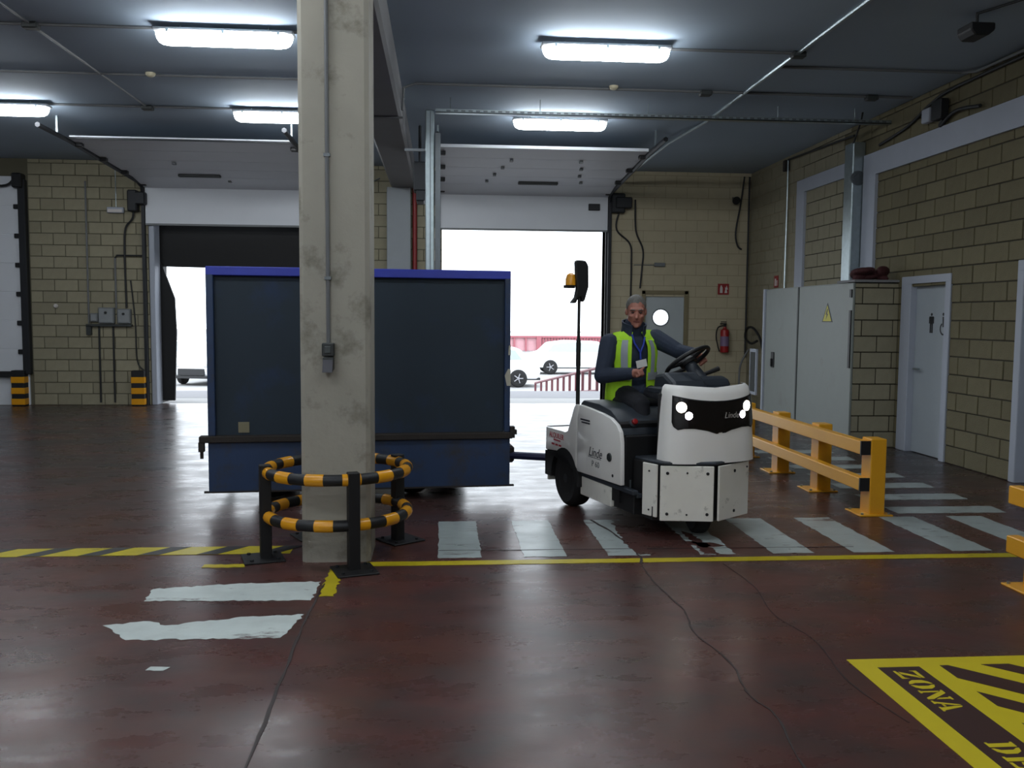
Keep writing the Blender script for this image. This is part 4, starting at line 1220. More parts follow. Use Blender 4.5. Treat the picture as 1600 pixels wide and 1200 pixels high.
big, sml = 0.0115, 0.007
plate((-0.365, 0.160), (-0.016, 0.004), 0.145, 0.545, [(0.13, 0.87, big), (0.88, 0.87, big), (0.13, 0.13, big), (0.88, 0.13, big), (0.5, 0.88, sml), (0.5, 0.12, sml)])
plate((0.016, 0.004), (0.375, 0.150), 0.145, 0.545, [(0.5, 0.87, big), (0.5, 0.13, big), (0.92, 0.9, sml)])
plate((-0.408, 0.315), (-0.372, 0.175), 0.165, 0.55, [(0.5, 0.86, sml), (0.5, 0.12, sml)])
p4 = plate((0.382, 0.165), (0.42, 0.315), 0.165, 0.55, [(0.5, 0.86, sml), (0.5, 0.12, sml)])
wheel(tt, 'front_wheel', (0.03, 0.27, 0.17), 0.17, 0.12, dark_steel_m, 'x', math.radians(-14))

# front cowl: lofted sections
SEC = [(0.56, 0.388, 0.062), (0.68, 0.382, 0.064), (0.85, 0.372, 0.072), (1.00, 0.364, 0.088), (1.07, 0.358, 0.10), (1.105, 0.350, 0.112), (1.124, 0.332, 0.132), (1.124, 0.32, 0.15)]
YB = 0.26
CX = 0.05


def cowl_pt(a, w_, y0, z, dip=True):
    n = 3.6
    c, s = math.cos(a), math.sin(a)
    x = -w_ * math.copysign(abs(c) ** (2 / n), c)
    y = YB - (YB - y0) * abs(s) ** (2 / n)
    k = 1 - abs(x) / w_
    y -= 0.035 * k
    if dip:
        z -= 0.022 * k * max(0, (z - 0.9) / 0.22)
    return Vector((x + CX, y, z))


def sec_at(z):
    for i in range(len(SEC) - 2):
        if SEC[i][0] <= z <= SEC[i + 1][0]:
            t = (z - SEC[i][0]) / (SEC[i + 1][0] - SEC[i][0])
            return tuple(SEC[i][j] + (SEC[i + 1][j] - SEC[i][j]) * t for j in (1, 2))
    return SEC[0][1:] if z < SEC[0][0] else SEC[-1][1:]


NA = 40
rows = [[cowl_pt(PI * k / NA, w_, y0, z) for k in range(NA + 1)] for (z, w_, y0) in SEC]
cw = MB().grid(rows)
cw.build('front_cowl', tw_m, tt, smooth=True)
# underside notch: dark strip below the cowl is the bumper lip; dark top deck inside the rim
rim = [cowl_pt(PI * k / NA, 0.345, 0.14, 1.10) for k in range(NA + 1)]
MB().prism([(p.x, p.y) for p in rim] + [(0.36, 0.47), (-0.30, 0.47)], 'z', 1.05, 1.09).build('top_deck', td_m, tt, bevel=0.006)
# a raised lip on the far side and the dash hump
hump = [(0.30, 1.08), (0.34, 1.15), (0.42, 1.17), (0.55, 1.13), (0.58, 1.05)]
MB().prism(hump, 'x', 0.04, 0.34).build('dash_hump', td_m, tt, bevel=0.03, seg=2)
MB().prism([(0.25, 1.08), (0.30, 1.14), (0.42, 1.20), (0.55, 1.18), (0.58, 1.05)], 'x', -0.20, 0.10).build('dash_hump', td_m, tt, bevel=0.03, seg=2)
MB().box(-0.33, 0.37, 0.25, 0.29, 0.30, 1.07).build('leg_shield', tb_m, tt, bevel=0.02)


def visor_patch(off, grow):
    def top(x):
        return 1.002 + 0.045 * (abs(x) / 0.36) ** 2 + grow

    def bot(x):
        k = [(0, 0.772), (0.10, 0.805), (0.20, 0.822), (0.27, 0.822), (0.31, 0.812), (0.335, 0.835), (0.352, 0.90), (0.40, 0.93)]
        ax = abs(x)
        for i in range(len(k) - 1):
            if k[i][0] <= ax <= k[i + 1][0]:
                t = (ax - k[i][0]) / (k[i + 1][0] - k[i][0])
                return k[i][1] + (k[i + 1][1] - k[i][1]) * t - grow
        return k[-1][1]
    rws = []
    ks = [i / 64 for i in range(65)]
    a0, a1 = 0.52 - grow * 3, PI - 0.40 + grow * 3
    nv = 10
    for j in range(nv + 1):
        row = []
        for t in ks:
            a = a0 + (a1 - a0) * t
            w_, y0 = sec_at(0.9)
            x = cowl_pt(a, w_, y0, 0.9, False).x - CX
            z = bot(x) + (top(x) - bot(x)) * j / nv
            w_, y0 = sec_at(z)
            p = cowl_pt(a, w_, y0, z, False)
            e = 0.01
            pa = cowl_pt(a + e, w_, y0, z, False) - cowl_pt(a - e, w_, y0, z, False)
            n = Vector((pa.y, -pa.x, 0)).normalized()
            if n.y > 0:
                n = -n
            row.append(p + n * off)
        rws.append(row)
    return rws


MB().grid(visor_patch(0.002, 0.008)).build('visor_trim', tb_m, tt, smooth=True, thick=0.004)
vi = MB().grid(visor_patch(0.006, 0.0)).build('visor', visor_m, tt, smooth=True, thick=0.004)


def on_cowl(x, z, off):
    best = min((abs(cowl_pt(a, *sec_at(z), z, False).x - x), a) for a in [PI * k / 400 for k in range(401)])[1]
    w_, y0 = sec_at(z)
    p = cowl_pt(best, w_, y0, z, False)
    pa = cowl_pt(best + 0.01, w_, y0, z, False) - cowl_pt(best - 0.01, w_, y0, z, False)
    ex = pa.normalized()
    n = Vector((pa.y, -pa.x, 0)).normalized()
    if n.y > 0:
        n, ex = -n, ex
    if ex.x < 0:
        ex = -ex
    return p + n * off, n, ex


for sx in (-1, 1):
    for (x, z, r, mt, nm) in ((0.268, 0.968, 0.038, lamp_warm_m, 'headlight'), (0.222, 0.908, 0.028, lamp_cold_m, 'headlight')):
        p, n, ex = on_cowl(sx * x + 0.03, z, 0.010)
        rot = n.to_track_quat('Z', 'Y').to_matrix().to_4x4()
        MB().lathe([(r * 1.15, -0.006), (r * 1.15, 0.001), (r, 0.003)], 20, rot, p).build('headlight_bezel', dark_steel_m, vi)
        MB().lathe([(r, -0.001), (r, 0.005), (r * 0.7, 0.011), (r * 0.3, 0.013)], 20, rot, p).build(nm, mt, vi, smooth=True)
p, n, ex = on_cowl(0.15, 0.905, 0.0125)
text_mesh('lettering', 'Linde', 0.062, silver_text_m, vi, frame_mat(p, ex, Vector((0, 0, 1)), n), shear=0.25)

# steering column, wheel, lever
SWC = Vector((0.125, 0.60, 1.272))
nrm = Vector((-0.30, 0.52, 0.80)).normalized()
srot = nrm.to_track_quat('Z', 'Y').to_matrix().to_4x4()
MB().tube([SWC - nrm * 0.02, SWC - nrm * 0.22], 0.045, 12, r_end=0.07).build('steering_column', td_m, tt, smooth=True)
swh = MB().ring(SWC, 0.185, 0.017, n=40, k=10, mat=srot).build('steering_wheel', tb_m, tt, smooth=True)
MB().lathe([(0.07, -0.03), (0.075, -0.005), (0.05, 0.02), (0.02, 0.025)], 20, srot, SWC).build('wheel_hub', tb_m, swh, smooth=True)
for a in (math.radians(205), math.radians(335), math.radians(90)):
    e = srot @ Vector((math.cos(a), math.sin(a), 0))
    MB().tube([SWC + e * 0.05, SWC + e * 0.185], 0.022, 8, r_end=0.016).build('wheel_spoke', tb_m, swh, smooth=True)
MB().tube([(0.20, 0.50, 1.17), (0.27, 0.50, 1.19), (0.345, 0.50, 1.215)], 0.014, 8, r_end=0.02).build('lever', tb_m, tt, smooth=True)

# rear hull
HW = 0.515
side = [(0.475, 0.350), (0.485, 0.675), (0.505, 0.75), (0.56, 0.80), (0.66, 0.84), (0.80, 0.862), (1.0, 0.88), (1.185, 0.892), (1.195, 0.885), (1.23, 0.78), (1.235, 0.338)]
rear = [(1.243, 0.338), (1.238, 0.78), (1.205, 0.885), (1.27, 0.89), (1.30, 0.86), (1.42, 0.65), (1.47, 0.635), (1.87, 0.635), (1.875, 0.43), (1.62, 0.45), (1.48, 0.435), (1.37, 0.40), (1.30, 0.345)]
arch = [(1.475 + 0.262 * math.cos(a), 0.235 + 0.262 * math.sin(a)) for a in [math.radians(-5 + 190 * k / 16) for k in range(17)]]
fender = [(1.87, 0.425), (1.62, 0.445), (1.48, 0.43), (1.37, 0.395), (1.30, 0.34), (1.195, 0.335), (1.19, 0.21)] + arch[::-1] + [(1.87, 0.21)]
for s in (-1, 1):
    x0, x1 = s * HW, s * (HW - 0.035)
    sp_ = MB().prism(side, 'x', x0, x1).build('side_panel', tw_m, tt, bevel=0.012, seg=2, smooth=True)
    MB().prism(rear, 'x', x0, x1).build('rear_side_panel', tw_m, tt, bevel=0.010, seg=2, smooth=True)
    MB().prism(fender, 'x', s * (HW + 0.004), s * 0.33).build('fender', tb_m, tt)
    MB().box(min(s * 0.485, s * 0.45), max(s * 0.485, s * 0.45), 0.685, 1.22, 0.145, 0.30).build('lower_sill', tw2_m, tt, bevel=0.006)
    MB().box(min(s * 0.49, s * 0.44), max(s * 0.49, s * 0.44), 0.335, 1.24, 0.30, 0.335).build('sill_strip', td_m, tt, bevel=0.006)
    MB().box(min(s * 0.46, s * 0.40), max(s * 0.46, s * 0.40), 0.37, 0.68, 0.15, 0.30).build('step_side', tb_m, tt, bevel=0.006)
    wheel(tt, 'rear_wheel', (s * 0.425, 1.475, 0.235), 0.235, 0.17, dark_steel_m, 'x')
    if s < 0:
        F_ = lambda y, z: frame_mat(Vector((-HW - 0.0015, y, z)), Vector((0, -1, 0)), Vector((0, 0, 1)), Vector((-1, 0, 0)))
        text_mesh('lettering', 'Linde', 0.105, navy_text_m, sp_, F_(0.90, 0.535), shear=0.3)
        MB().box(-HW - 0.002, -HW, 0.80, 1.02, 0.493, 0.497).build('lettering_underline', navy_text_m, sp_)
        text_mesh('lettering', 'P 60', 0.066, grey_plastic_m, sp_, F_(0.89, 0.445), width=1.15)
        vb = MB().lathe([(0.034, 0), (0.034, 0.006), (0.03, 0.010)], 20, Matrix.Rotation(-PI / 2, 4, 'Y'), (-HW, 0.655, 0.538)).build('round_vent', dgrey_plastic_m, sp_)
        for z in (-0.015, 0, 0.015):
            MB().box(-HW - 0.012, -HW - 0.009, 0.63, 0.68, 0.538 + z - 0.003, 0.538 + z + 0.003).build('vent_slat', tb_m, vb)
        MB().box(-HW - 0.002, -HW, 1.0, 1.17, 0.772, 0.784).box(-HW - 0.002, -HW, 1.0, 1.15, 0.75, 0.762).build('lettering_line', navy_text_m, sp_)
        MB().lathe([(0.012, 0), (0.012, 0.004)], 10, Matrix.Rotation(-PI / 2, 4, 'Y'), (-HW, 0.60, 0.405)).build('bolt', tb_m, sp_)
        rp_ = [o for o in tt.children if o.name.startswith('rear_side_panel')][0]
        text_mesh('lettering', 'ALQUILER', 0.066, red_text_m, rp_, F_(1.64, 0.578), width=1.0)
        for (y0, y1, z0, z1) in ((1.56, 1.70, 0.535, 0.547), (1.68, 1.74, 0.495, 0.51), (1.61, 1.66, 0.495, 0.51), (1.54, 1.59, 0.495, 0.51)):
            MB().box(-HW - 0.002, -HW, y0, y1, z0, z1).build('lettering_line', red_text_m, rp_)
# inner body, deck, bumper, seat
MB().prism([(0.565, 0.20), (0.565, 0.80), (0.66, 0.86), (1.20, 0.885), (1.28, 0.86), (1.385, 0.62), (1.86, 0.62), (1.86, 0.20)], 'x', -HW + 0.04, HW - 0.04).build('inner_body', tb_m, tt)
MB().box(-HW + 0.03, HW - 0.03, 1.40, 1.87, 0.615, 0.632).build('rear_deck', tw_m, tt)
MB().box(-HW + 0.02, HW - 0.02, 1.87, 1.885, 0.22, 0.638).build('rear_plate', td_m, tt)
MB().box(-0.48, 0.48, 1.885, 1.91, 0.15, 0.37).build('rear_bumper', tw2_m, tt, bevel=0.006)
MB().box(-0.06, 0.06, 1.86, 1.95, 0.22, 0.38).build('hitch', dark_steel_m, tt, bevel=0.01)
hoodp = [(0.545, 0.62), (0.56, 0.76), (0.60, 0.83), (0.72, 0.895), (0.92, 0.925), (1.20, 0.93), (1.245, 0.90), (1.26, 0.87), (1.20, 0.85), (0.7, 0.80), (0.60, 0.6)]
MB().prism(hoodp, 'x', -HW + 0.035, HW - 0.035).build('hood_moulding', td_m, tt, bevel=0.02, seg=2, smooth=True)
MB().box(-HW + 0.05, HW - 0.05, 0.50, 0.56, 0.31, 0.72).build('seat_box_front', tb_m, tt, bevel=0.01)
for k in range(5):
    MB().box(-0.425 + k * 0.035, -0.414 + k * 0.035, 0.494, 0.50, 0.325, 0.385).build('vent_light_bar', galv_m, tt)  # silver bars stand in for light seen through the dark grille
MB().box(-0.26, 0.20, 0.78, 1.24, 0.90, 0.965).build('seat_cushion', tb_m, tt, bevel=0.03, seg=2, smooth=True)
MB().box(-0.25, 0.19, 1.25, 1.33, 0.88, 1.22).build('seat_back', tb_m, tt, bevel=0.035, seg=2, smooth=True)
MB().lathe([(0.036, 0), (0.036, 0.02), (0.024, 0.03)], 16, Matrix.Rotation(PI / 2, 4, 'X') @ Matrix.Rotation(-0.5, 4, 'X'), (-0.36, 0.585, 0.80)).build('button_base', td_m, tt)
MB().lathe([(0.022, 0.02), (0.022, 0.05), (0.015, 0.055)], 16, Matrix.Rotation(PI / 2, 4, 'X') @ Matrix.Rotation(-0.5, 4, 'X'), (-0.36, 0.585, 0.80)).build('stop_button', red_m, tt)
fp = MB().box(-0.45, 0.45, 0.335, 0.56, 0.275, 0.31).build('foot_plate', td_m, tt, bevel=0.005)
for k in range(6):
    MB().box(-0.40 + k * 0.055, -0.385 + k * 0.055, 0.47, 0.535, 0.31, 0.315).build('tread_rib', galv_m, fp)
MB().box(-0.40, 0.40, 0.20, 1.7, 0.14, 0.24).build('chassis', tb_m, tt)
# pole with panel and beacon
pb_ = MB().tube([(-0.47, 1.32, 0.88), (-0.47, 1.32, 1.20)], 0.017, 10).build('mast', tb_m, tt, smooth=True)
MB().tube([(-0.47, 1.32, 1.20), (-0.47, 1.32, 1.42)], 0.020, 10).build('mast_sleeve', tb_m, pb_, smooth=True)
MB().tube([(-0.47, 1.32, 1.42), (-0.47, 1.32, 1.95)], 0.013, 10).build('mast_tip', tb_m, pb_, smooth=True)
MB().prism([(-0.555, 1.72), (-0.515, 1.77), (-0.50, 1.84), (-0.515, 2.06), (-0.50, 2.075), (-0.425, 2.07), (-0.40, 2.03), (-0.395, 1.86), (-0.43, 1.74), (-0.455, 1.73), (-0.455, 1.775), (-0.485, 1.77), (-0.51, 1.72)], 'y', 1.29, 1.34).build('light_panel', tb_m, tt, bevel=0.008)
MB().box(-0.585, -0.50, 1.335, 1.38, 1.845, 1.87).build('beacon_bracket', tb_m, tt)
MB().lathe([(0.045, 0), (0.045, 0.05), (0.035, 0.085), (0.012, 0.10)], 16, c=(-0.525, 1.365, 1.87)).build('beacon', amber_m, tt, smooth=True)

# ------------------------------------------------------------------ driver
PO = Vector((OX, OY, 0)) + Matrix.Rotation(TH, 3, 'Z') @ Vector((-0.02, 0.10, 0))   # same frame, shifted
prim = []        # (kind, data, tag)


def cone(a, b, ra, rb, tg):
    prim.append((Vector(a), Vector(b), ra, rb, tg))


body = MB()


def add_cone(a, b, ra, rb, tg, flat_=None):
    a, b = Vector(a), Vector(b)
    cone(a, b, ra, rb, tg)
    d = b - a
    n = 14
    t = d.normalized()
    e = t.cross(Vector((0.3, 0.2, 1))).normalized()
    f = t.cross(e)
    rows_ = []
    st_ = [(-1, k) for k in range(5)] + [(1, k) for k in range(5)]
    for sgn, k in st_:
        if sgn < 0:
            an = PI / 2 * (1 - k / 4)
            c, r = a - t * ra * math.sin(an), max(1e-4, ra * math.cos(an))
        else:
            an = PI / 2 * (k / 4)
            c, r = b + t * rb * math.sin(an), max(1e-4, rb * math.cos(an))
        rows_.append([c + (e * math.cos(2 * PI * j / n) + f * math.sin(2 * PI * j / n)) * r for j in range(n)])
    body.grid(rows_, close=True)
    body.add(rows_[0], [tuple(range(n))])
    body.add(rows_[-1], [tuple(range(n))])


def add_ell(c, rad, rot, tg):
    body.ell(c, rad, rot, 18, 12)
    prim.append((Vector(c), Vector(c), sum(rad) / 3, sum(rad) / 3, tg))


CH = math.radians(-5)           # chest yaw, a little toward the viewer's left
RC = Matrix.Rotation(CH, 3, 'Z')
# torso
PEL, WAI, CHE, NEK = Vector((-0.04, 1.06, 0.99)), Vector((-0.05, 1.05, 1.14)), Vector((-0.055, 1.03, 1.31)), Vector((-0.058, 1.01, 1.46))
add_ell(PEL, (0.185, 0.145, 0.13), RC, 'j')
add_ell(WAI, (0.180, 0.140, 0.16), RC, 'j')
add_ell(CHE, (0.195, 0.135, 0.17), RC, 'j')
add_ell((-0.056, 1.02, 1.40), (0.185, 0.11, 0.085), RC, 'j')
add_cone(NEK, (-0.062, 0.985, 1.545), 0.085, 0.080, 'j')        # thick collar
add_cone((-0.062, 0.985, 1.50), (-0.064, 0.97, 1.60), 0.06, 0.06, 's')
# arms
RS, RE, RH = Vector((-0.262, 1.03, 1.395)), Vector((-0.355, 0.97, 1.135)), Vector((-0.225, 0.735, 1.165))
add_cone(RS, RE, 0.082, 0.066, 'j')
add_cone(RE, RH, 0.066, 0.048, 'j')
LS, LE, LH = Vector((0.145, 0.99, 1.435)), Vector((0.235, 0.77, 1.335)), Vector((0.255, 0.60, 1.330))
add_cone(LS, LE, 0.080, 0.062, 'j')
add_cone(LE, LH, 0.062, 0.044, 'j')
# legs
for hx, kx, ax, kz in ((-0.13, -0.19, -0.20, 0.935), (0.05, 0.06, 0.04, 0.935)):
    add_cone((hx, 1.05, 0.985), (kx, 0.63, kz), 0.095, 0.072, 't')
    add_cone((kx, 0.63, kz), (ax, 0.475, 0.41), 0.070, 0.045, 't')
    add_cone((ax, 0.485, 0.365), (ax - 0.01, 0.36, 0.352), 0.044, 0.036, 'k')
# right hand: loose fist on the lap
hd = (RH - RE).normalized()
pc = RH + hd * 0.055
add_cone(RH, pc, 0.034, 0.036, 's')
side_v = hd.cross(Vector((0, 0, 1))).normalized()
for k in range(4):
    o_ = side_v * (0.03 - 0.02 * k) + Vector((0, 0, 0.012))
    k1 = pc + o_ + hd * 0.030
    k2 = k1 + hd * (0.022 - abs(k - 1.3) * 0.003) + Vector((0, 0, -0.028))
    k3 = k2 - hd * 0.026 + Vector((0, 0, -0.014))
    add_cone(pc + o_, k1, 0.0115, 0.011, 's')
    add_cone(k1, k2, 0.011, 0.0098, 's')
    add_cone(k2, k3, 0.0098, 0.009, 's')
t1 = pc - side_v * 0.034 + Vector((0, 0, 0.012))
t2 = t1 + hd * 0.042 - side_v * 0.004 + Vector((0, 0, 0.026))
add_cone(RH + hd * 0.02 - side_v * 0.02, t1, 0.014, 0.013, 's')
add_cone(t1, t2, 0.012, 0.0095, 's')
# left hand on the wheel rim (orig frame of the wheel is shifted by 0.045)
rimA = math.radians(38)
best = None
for k in range(72):
    e = srot @ Vector((math.cos(k * PI / 36), math.sin(k * PI / 36), 0))
    q = SWC + e * 0.185 - Vector((-0.02, 0.10, 0))
    dd = (q - LH).length
    if best is None or dd < best[0]:
        best = (dd, q, e, srot @ Vector((-math.sin(k * PI / 36), math.cos(k * PI / 36), 0)))
_, RP, re_, rtan = best
hv = (RP - LH).normalized()
pc2 = RP + nrm * 0.036 - hv * 0.025
add_cone(LH, pc2, 0.032, 0.036, 's')
for k in range(4):
    o_ = rtan * (0.030 - 0.020 * k)
    k0 = pc2 + o_
    k1 = RP + o_ + hv * 0.028 + nrm * 0.028
    k2 = RP + o_ + hv * 0.036 - nrm * 0.010
    k3 = RP + o_ + hv * 0.010 - nrm * 0.030
    add_cone(k0, k1, 0.0118, 0.011, 's')
    add_cone(k1, k2, 0.011, 0.010, 's')
    add_cone(k2, k3, 0.010, 0.009, 's')
t1 = pc2 + rtan * 0.042 - nrm * 0.01
add_cone(pc2 + rtan * 0.02, t1, 0.014, 0.013, 's')
add_cone(t1, t1 + rtan * 0.03 + hv * 0.02 - nrm * 0.01, 0.012, 0.010, 's')
# head
HC = Vector((-0.062, 0.955, 1.655))
HR = Matrix.Rotation(math.radians(-26), 3, 'Z') @ Matrix.Rotation(math.radians(10), 3, 'X')      # facing local -y


def hp(x, y, z):
    return HC + HR @ Vector((x, y, z))


add_ell(hp(0, 0.015, 0.035), (0.078, 0.098, 0.095), HR, 's')
add_ell(hp(0, -0.018, -0.03), (0.068, 0.078, 0.085), HR, 's')
add_ell(hp(0, -0.045, -0.085), (0.046, 0.045, 0.040), HR, 's')         # jaw and chin
add_ell(hp(0, -0.080, -0.105), (0.022, 0.016, 0.018), HR, 's')
add_cone(hp(0, -0.090, 0.005), hp(0, -0.112, -0.032), 0.009, 0.015, 's')  # nose
add_cone(hp(-0.045, -0.080, 0.030), hp(0.045, -0.080, 0.030), 0.013, 0.013, 's')   # brow
for s in (-1, 1):
    add_ell(hp(s * 0.078, 0.015, -0.005), (0.011, 0.020, 0.032), HR, 's')
    add_ell(hp(s * 0.040, -0.075, -0.025), (0.020, 0.014, 0.016), HR, 's')     # cheeks
OFFP = Vector((-0.03, 1.08, 0.96))
raw = body.build('person_raw', skin_m, off=OFFP)
raw.location = (0, 0, 0)
md = raw.modifiers.new('r', 'REMESH')
md.mode = 'VOXEL'
md.voxel_size = 0.0065
ms = raw.modifiers.new('s', 'SMOOTH')
ms.factor = 0.5
ms.iterations = 3
dg = bpy.context.evaluated_depsgraph_get()
me = bpy.data.meshes.new_from_object(raw.evaluated_get(dg))
bpy.data.objects.remove(raw)
me.materials.clear()
mats = {'j': jacket_m, 't': trouser_m, 's': skin_m, 'k': shoe_m}
keys = list(mats)
for k in keys:
    me.materials.append(mats[k])
nf = len(me.polygons)
cen = np.empty(nf * 3)
me.polygons.foreach_get('center', cen)
cen = cen.reshape(-1, 3) + np.array(OFFP)
bestd = np.full(nf, 1e9)
idx = np.zeros(nf, int)
for (a, b, ra, rb, tg) in prim:
    a_, b_ = np.array(a), np.array(b)
    ab = b_ - a_
    L2 = ab @ ab
    t = np.clip(((cen - a_) @ ab) / L2, 0, 1) if L2 > 1e-12 else np.zeros(nf)
    d = np.linalg.norm(cen - (a_ + t[:, None] * ab), axis=1) - (ra + (rb - ra) * t)
    if L2 <= 1e-12 and tg == 'j':
        d -= 0.03
    sel = d < bestd
    bestd[sel] = d[sel]
    idx[sel] = keys.index(tg)
# skin above the collar only, jacket below it
hz = cen - np.array(HC)
neckcut = (cen[:, 2] > 1.565) & (np.linalg.norm(hz[:, :2], axis=1) < 0.14)
me.polygons.foreach_set('material_index', idx)
me.polygons.foreach_set('use_smooth', [True] * nf)
me.name = 'person'
pe = bpy.data.objects.new('person', me)
C.objects.link(pe)
pe.location = PO + Matrix.Rotation(TH, 3, 'Z') @ OFFP
pe.rotation_euler = (0, 0, TH)
tag(pe, 'driver in navy jacket and hi-vis vest seated on the tow tractor', 'person')


def pchild(b_, name, mat, **k):
    me_ = b_.mesh(name, mat, OFFP, **k)
    o = bpy.data.objects.new(name, me_)
    C.objects.link(o)
    o.parent = pe
    return o


# hair cap
hr = []
jit = [random.uniform(-0.05, 0.05) for _ in range(36)]
for i in range(10):
    row = []
    for j in range(36):
        a = 2 * PI * j / 36
        front = max(0, -math.sin(a))              # -y is the face
        tem = max(0, -math.sin(a)) * abs(math.cos(a)) * 2
        lim = 1.02 - 0.46 * front ** 1.6 - 0.10 * tem + jit[j]
        tt_ = math.radians(2 + 106 * i / 9) * lim
        sh_ = 1.0 - 0.055 * max(0, i - 6) / 3
        rx, ry, rz_ = 0.0845 * sh_, 0.104 * sh_, 0.103 * sh_
        lift = 0.006 * front * (1 if 2 < i < 8 else 0)
        row.append(hp(rx * math.sin(tt_) * math.cos(a), 0.016 + ry * math.sin(tt_) * math.sin(a), 0.035 + rz_ * math.cos(tt_) + lift))
    hr.append(row)
hm = MB().grid(hr, close=True)
hm.add(hr[0], [tuple(range(36))])
pchild(hm, 'hair', hair_m, smooth=True)
for s in (-1, 1):
    pchild(MB().ell(hp(s * 0.031, -0.086, 0.006), (0.012, 0.006, 0.0065), HR, 10, 8), 'eye', M('eye_dark', (40, 30, 28), 0.3), smooth=True)
    pchild(MB().tube([hp(s * 0.014, -0.095, 0.026), hp(s * 0.034, -0.094, 0.031), hp(s * 0.052, -0.082, 0.024)], 0.005, 6), 'eyebrow', hair_m, smooth=True)
pchild(MB().tube([hp(-0.024, -0.083, -0.068), hp(0, -0.092, -0.066), hp(0.024, -0.083, -0.068)], 0.0055, 6), 'mouth', M('lips', (120, 66, 62), 0.5), smooth=True)
# collar of the jacket
col = []
for i, (z, r) in enumerate(((1.455, 0.112), (1.49, 0.104), (1.53, 0.100), (1.565, 0.104))):
    col.append([Vector((-0.061 + r * math.cos(a), 1.0 - 0.16 * (z - 1.455) + r * 0.95 * math.sin(a), z + 0.03 * math.sin(a) * (1 if i > 1 else 0))) for a in [math.radians(-60 + CH * 57.3 + 300 * k / 30) for k in range(31)]])
pchild(MB().grid(col), 'jacket_collar', jacket_m, smooth=True, thick=0.012)

# hi-vis vest: shell around the torso, open at the front
def vest_ring(z, a, grow):
    lv = [(0.915, 0.215, 0.178), (0.99, 0.215, 0.172), (1.10, 0.207, 0.160), (1.20, 0.212, 0.160), (1.31, 0.218, 0.155), (1.38, 0.210, 0.142), (1.43, 0.182, 0.115), (1.475, 0.135, 0.088), (1.50, 0.10, 0.07)]
    for i in range(len(lv) - 1):
        if lv[i][0] <= z <= lv[i + 1][0]:
            t = (z - lv[i][0]) / (lv[i + 1][0] - lv[i][0])
            rx = lv[i][1] + (lv[i + 1][1] - lv[i][1]) * t + grow
            ry = lv[i][2] + (lv[i + 1][2] - lv[i][2]) * t + grow
            break
    tz = (z - 0.99) / (1.46 - 0.99)
    c = PEL + (NEK - PEL) * tz
    return Vector((c.x, c.y, z)) + RC @ Vector((rx * math.cos(a), ry * math.sin(a), 0))


def vest_patch(zs, a_of, grow, n=12):
    return [[vest_ring(z, a_of(z)[0] + (a_of(z)[1] - a_of(z)[0]) * k / n, grow) for k in range(n + 1)] for z in zs]


D = math.radians
zs_low = [0.915 + 0.035 * k for k in range(9)]
zs_up = [1.195 + 0.0305 * k for k in range(11)]
v_ = MB()
# below the armholes: from the right front edge round the back to the left front edge (front is -90 deg)
v_.grid(vest_patch(zs_low, lambda z: (D(-72), D(252)), 0.004, 40))
# chest panels and the back panel above
v_.grid(vest_patch(zs_up, lambda z: (D(210 - 20 * (z - 1.195)), D(250 + 10 * (z - 1.195))), 0.006, 8))
v_.grid(vest_patch(zs_up, lambda z: (D(-70), D(-34 + 30 * (z - 1.195))), 0.006, 8))
v_.grid(vest_patch(zs_up, lambda z: (D(30), D(150)), 0.006, 16))
vest = pchild(v_, 'hi_vis_vest', hivis_m, smooth=True, thick=0.006)


def vchild(b_, name, mat, **k):
    me_ = b_.mesh(name, mat, OFFP, **k)
    o = bpy.data.objects.new(name, me_)
    C.objects.link(o)
    o.parent = vest
    return o


# shoulder yokes
for sg, a0, a1 in ((-1, 196, 246), (1, -66, -14)):
    pts0 = [vest_ring(1.42, D(a0 + (a1 - a0) * k / 6), 0.012) for k in range(7)]
    sx_ = -0.185 if sg < 0 else 0.085
    pts1 = [Vector((sx_ + RC[0][0] * 0, 1.02, 1.487 + (0.012 if sg > 0 else -0.004))) + RC @ Vector((-0.055 * (1 if sg < 0 else 1) + 0.11 * k / 6, -0.02, 0.008 * math.sin(PI * k / 6))) for k in range(7)]
    pts2 = [p + RC @ Vector((0, 0.11, -0.06)) for p in pts1]
    vchild(MB().grid([pts0, pts1, pts2]), 'shoulder_yoke', hivis_m, smooth=True, thick=0.006)
vchild(MB().grid(vest_patch([1.14 + 0.0285 * k for k in range(11)], lambda z: (D(228), D(243)), 0.016, 4)), 'reflective_band', silver_m, smooth=True, thick=0.003)
vchild(MB().grid(vest_patch([1.14 + 0.0285 * k for k in range(11)], lambda z: (D(-64), D(-52)), 0.016, 4)), 'reflective_band', silver_m, smooth=True, thick=0.003)
vchild(MB().grid(vest_patch([1.10, 1.13, 1.16], lambda z: (D(-70), D(250)), 0.012, 40)), 'reflective_band', silver_m, smooth=True, thick=0.003)


def chest(x, z, y=0.872):
    return Vector((-0.055, 1.03, 0)) + RC @ Vector((x, y - 1.03, 0)) + Vector((0, 0, z))


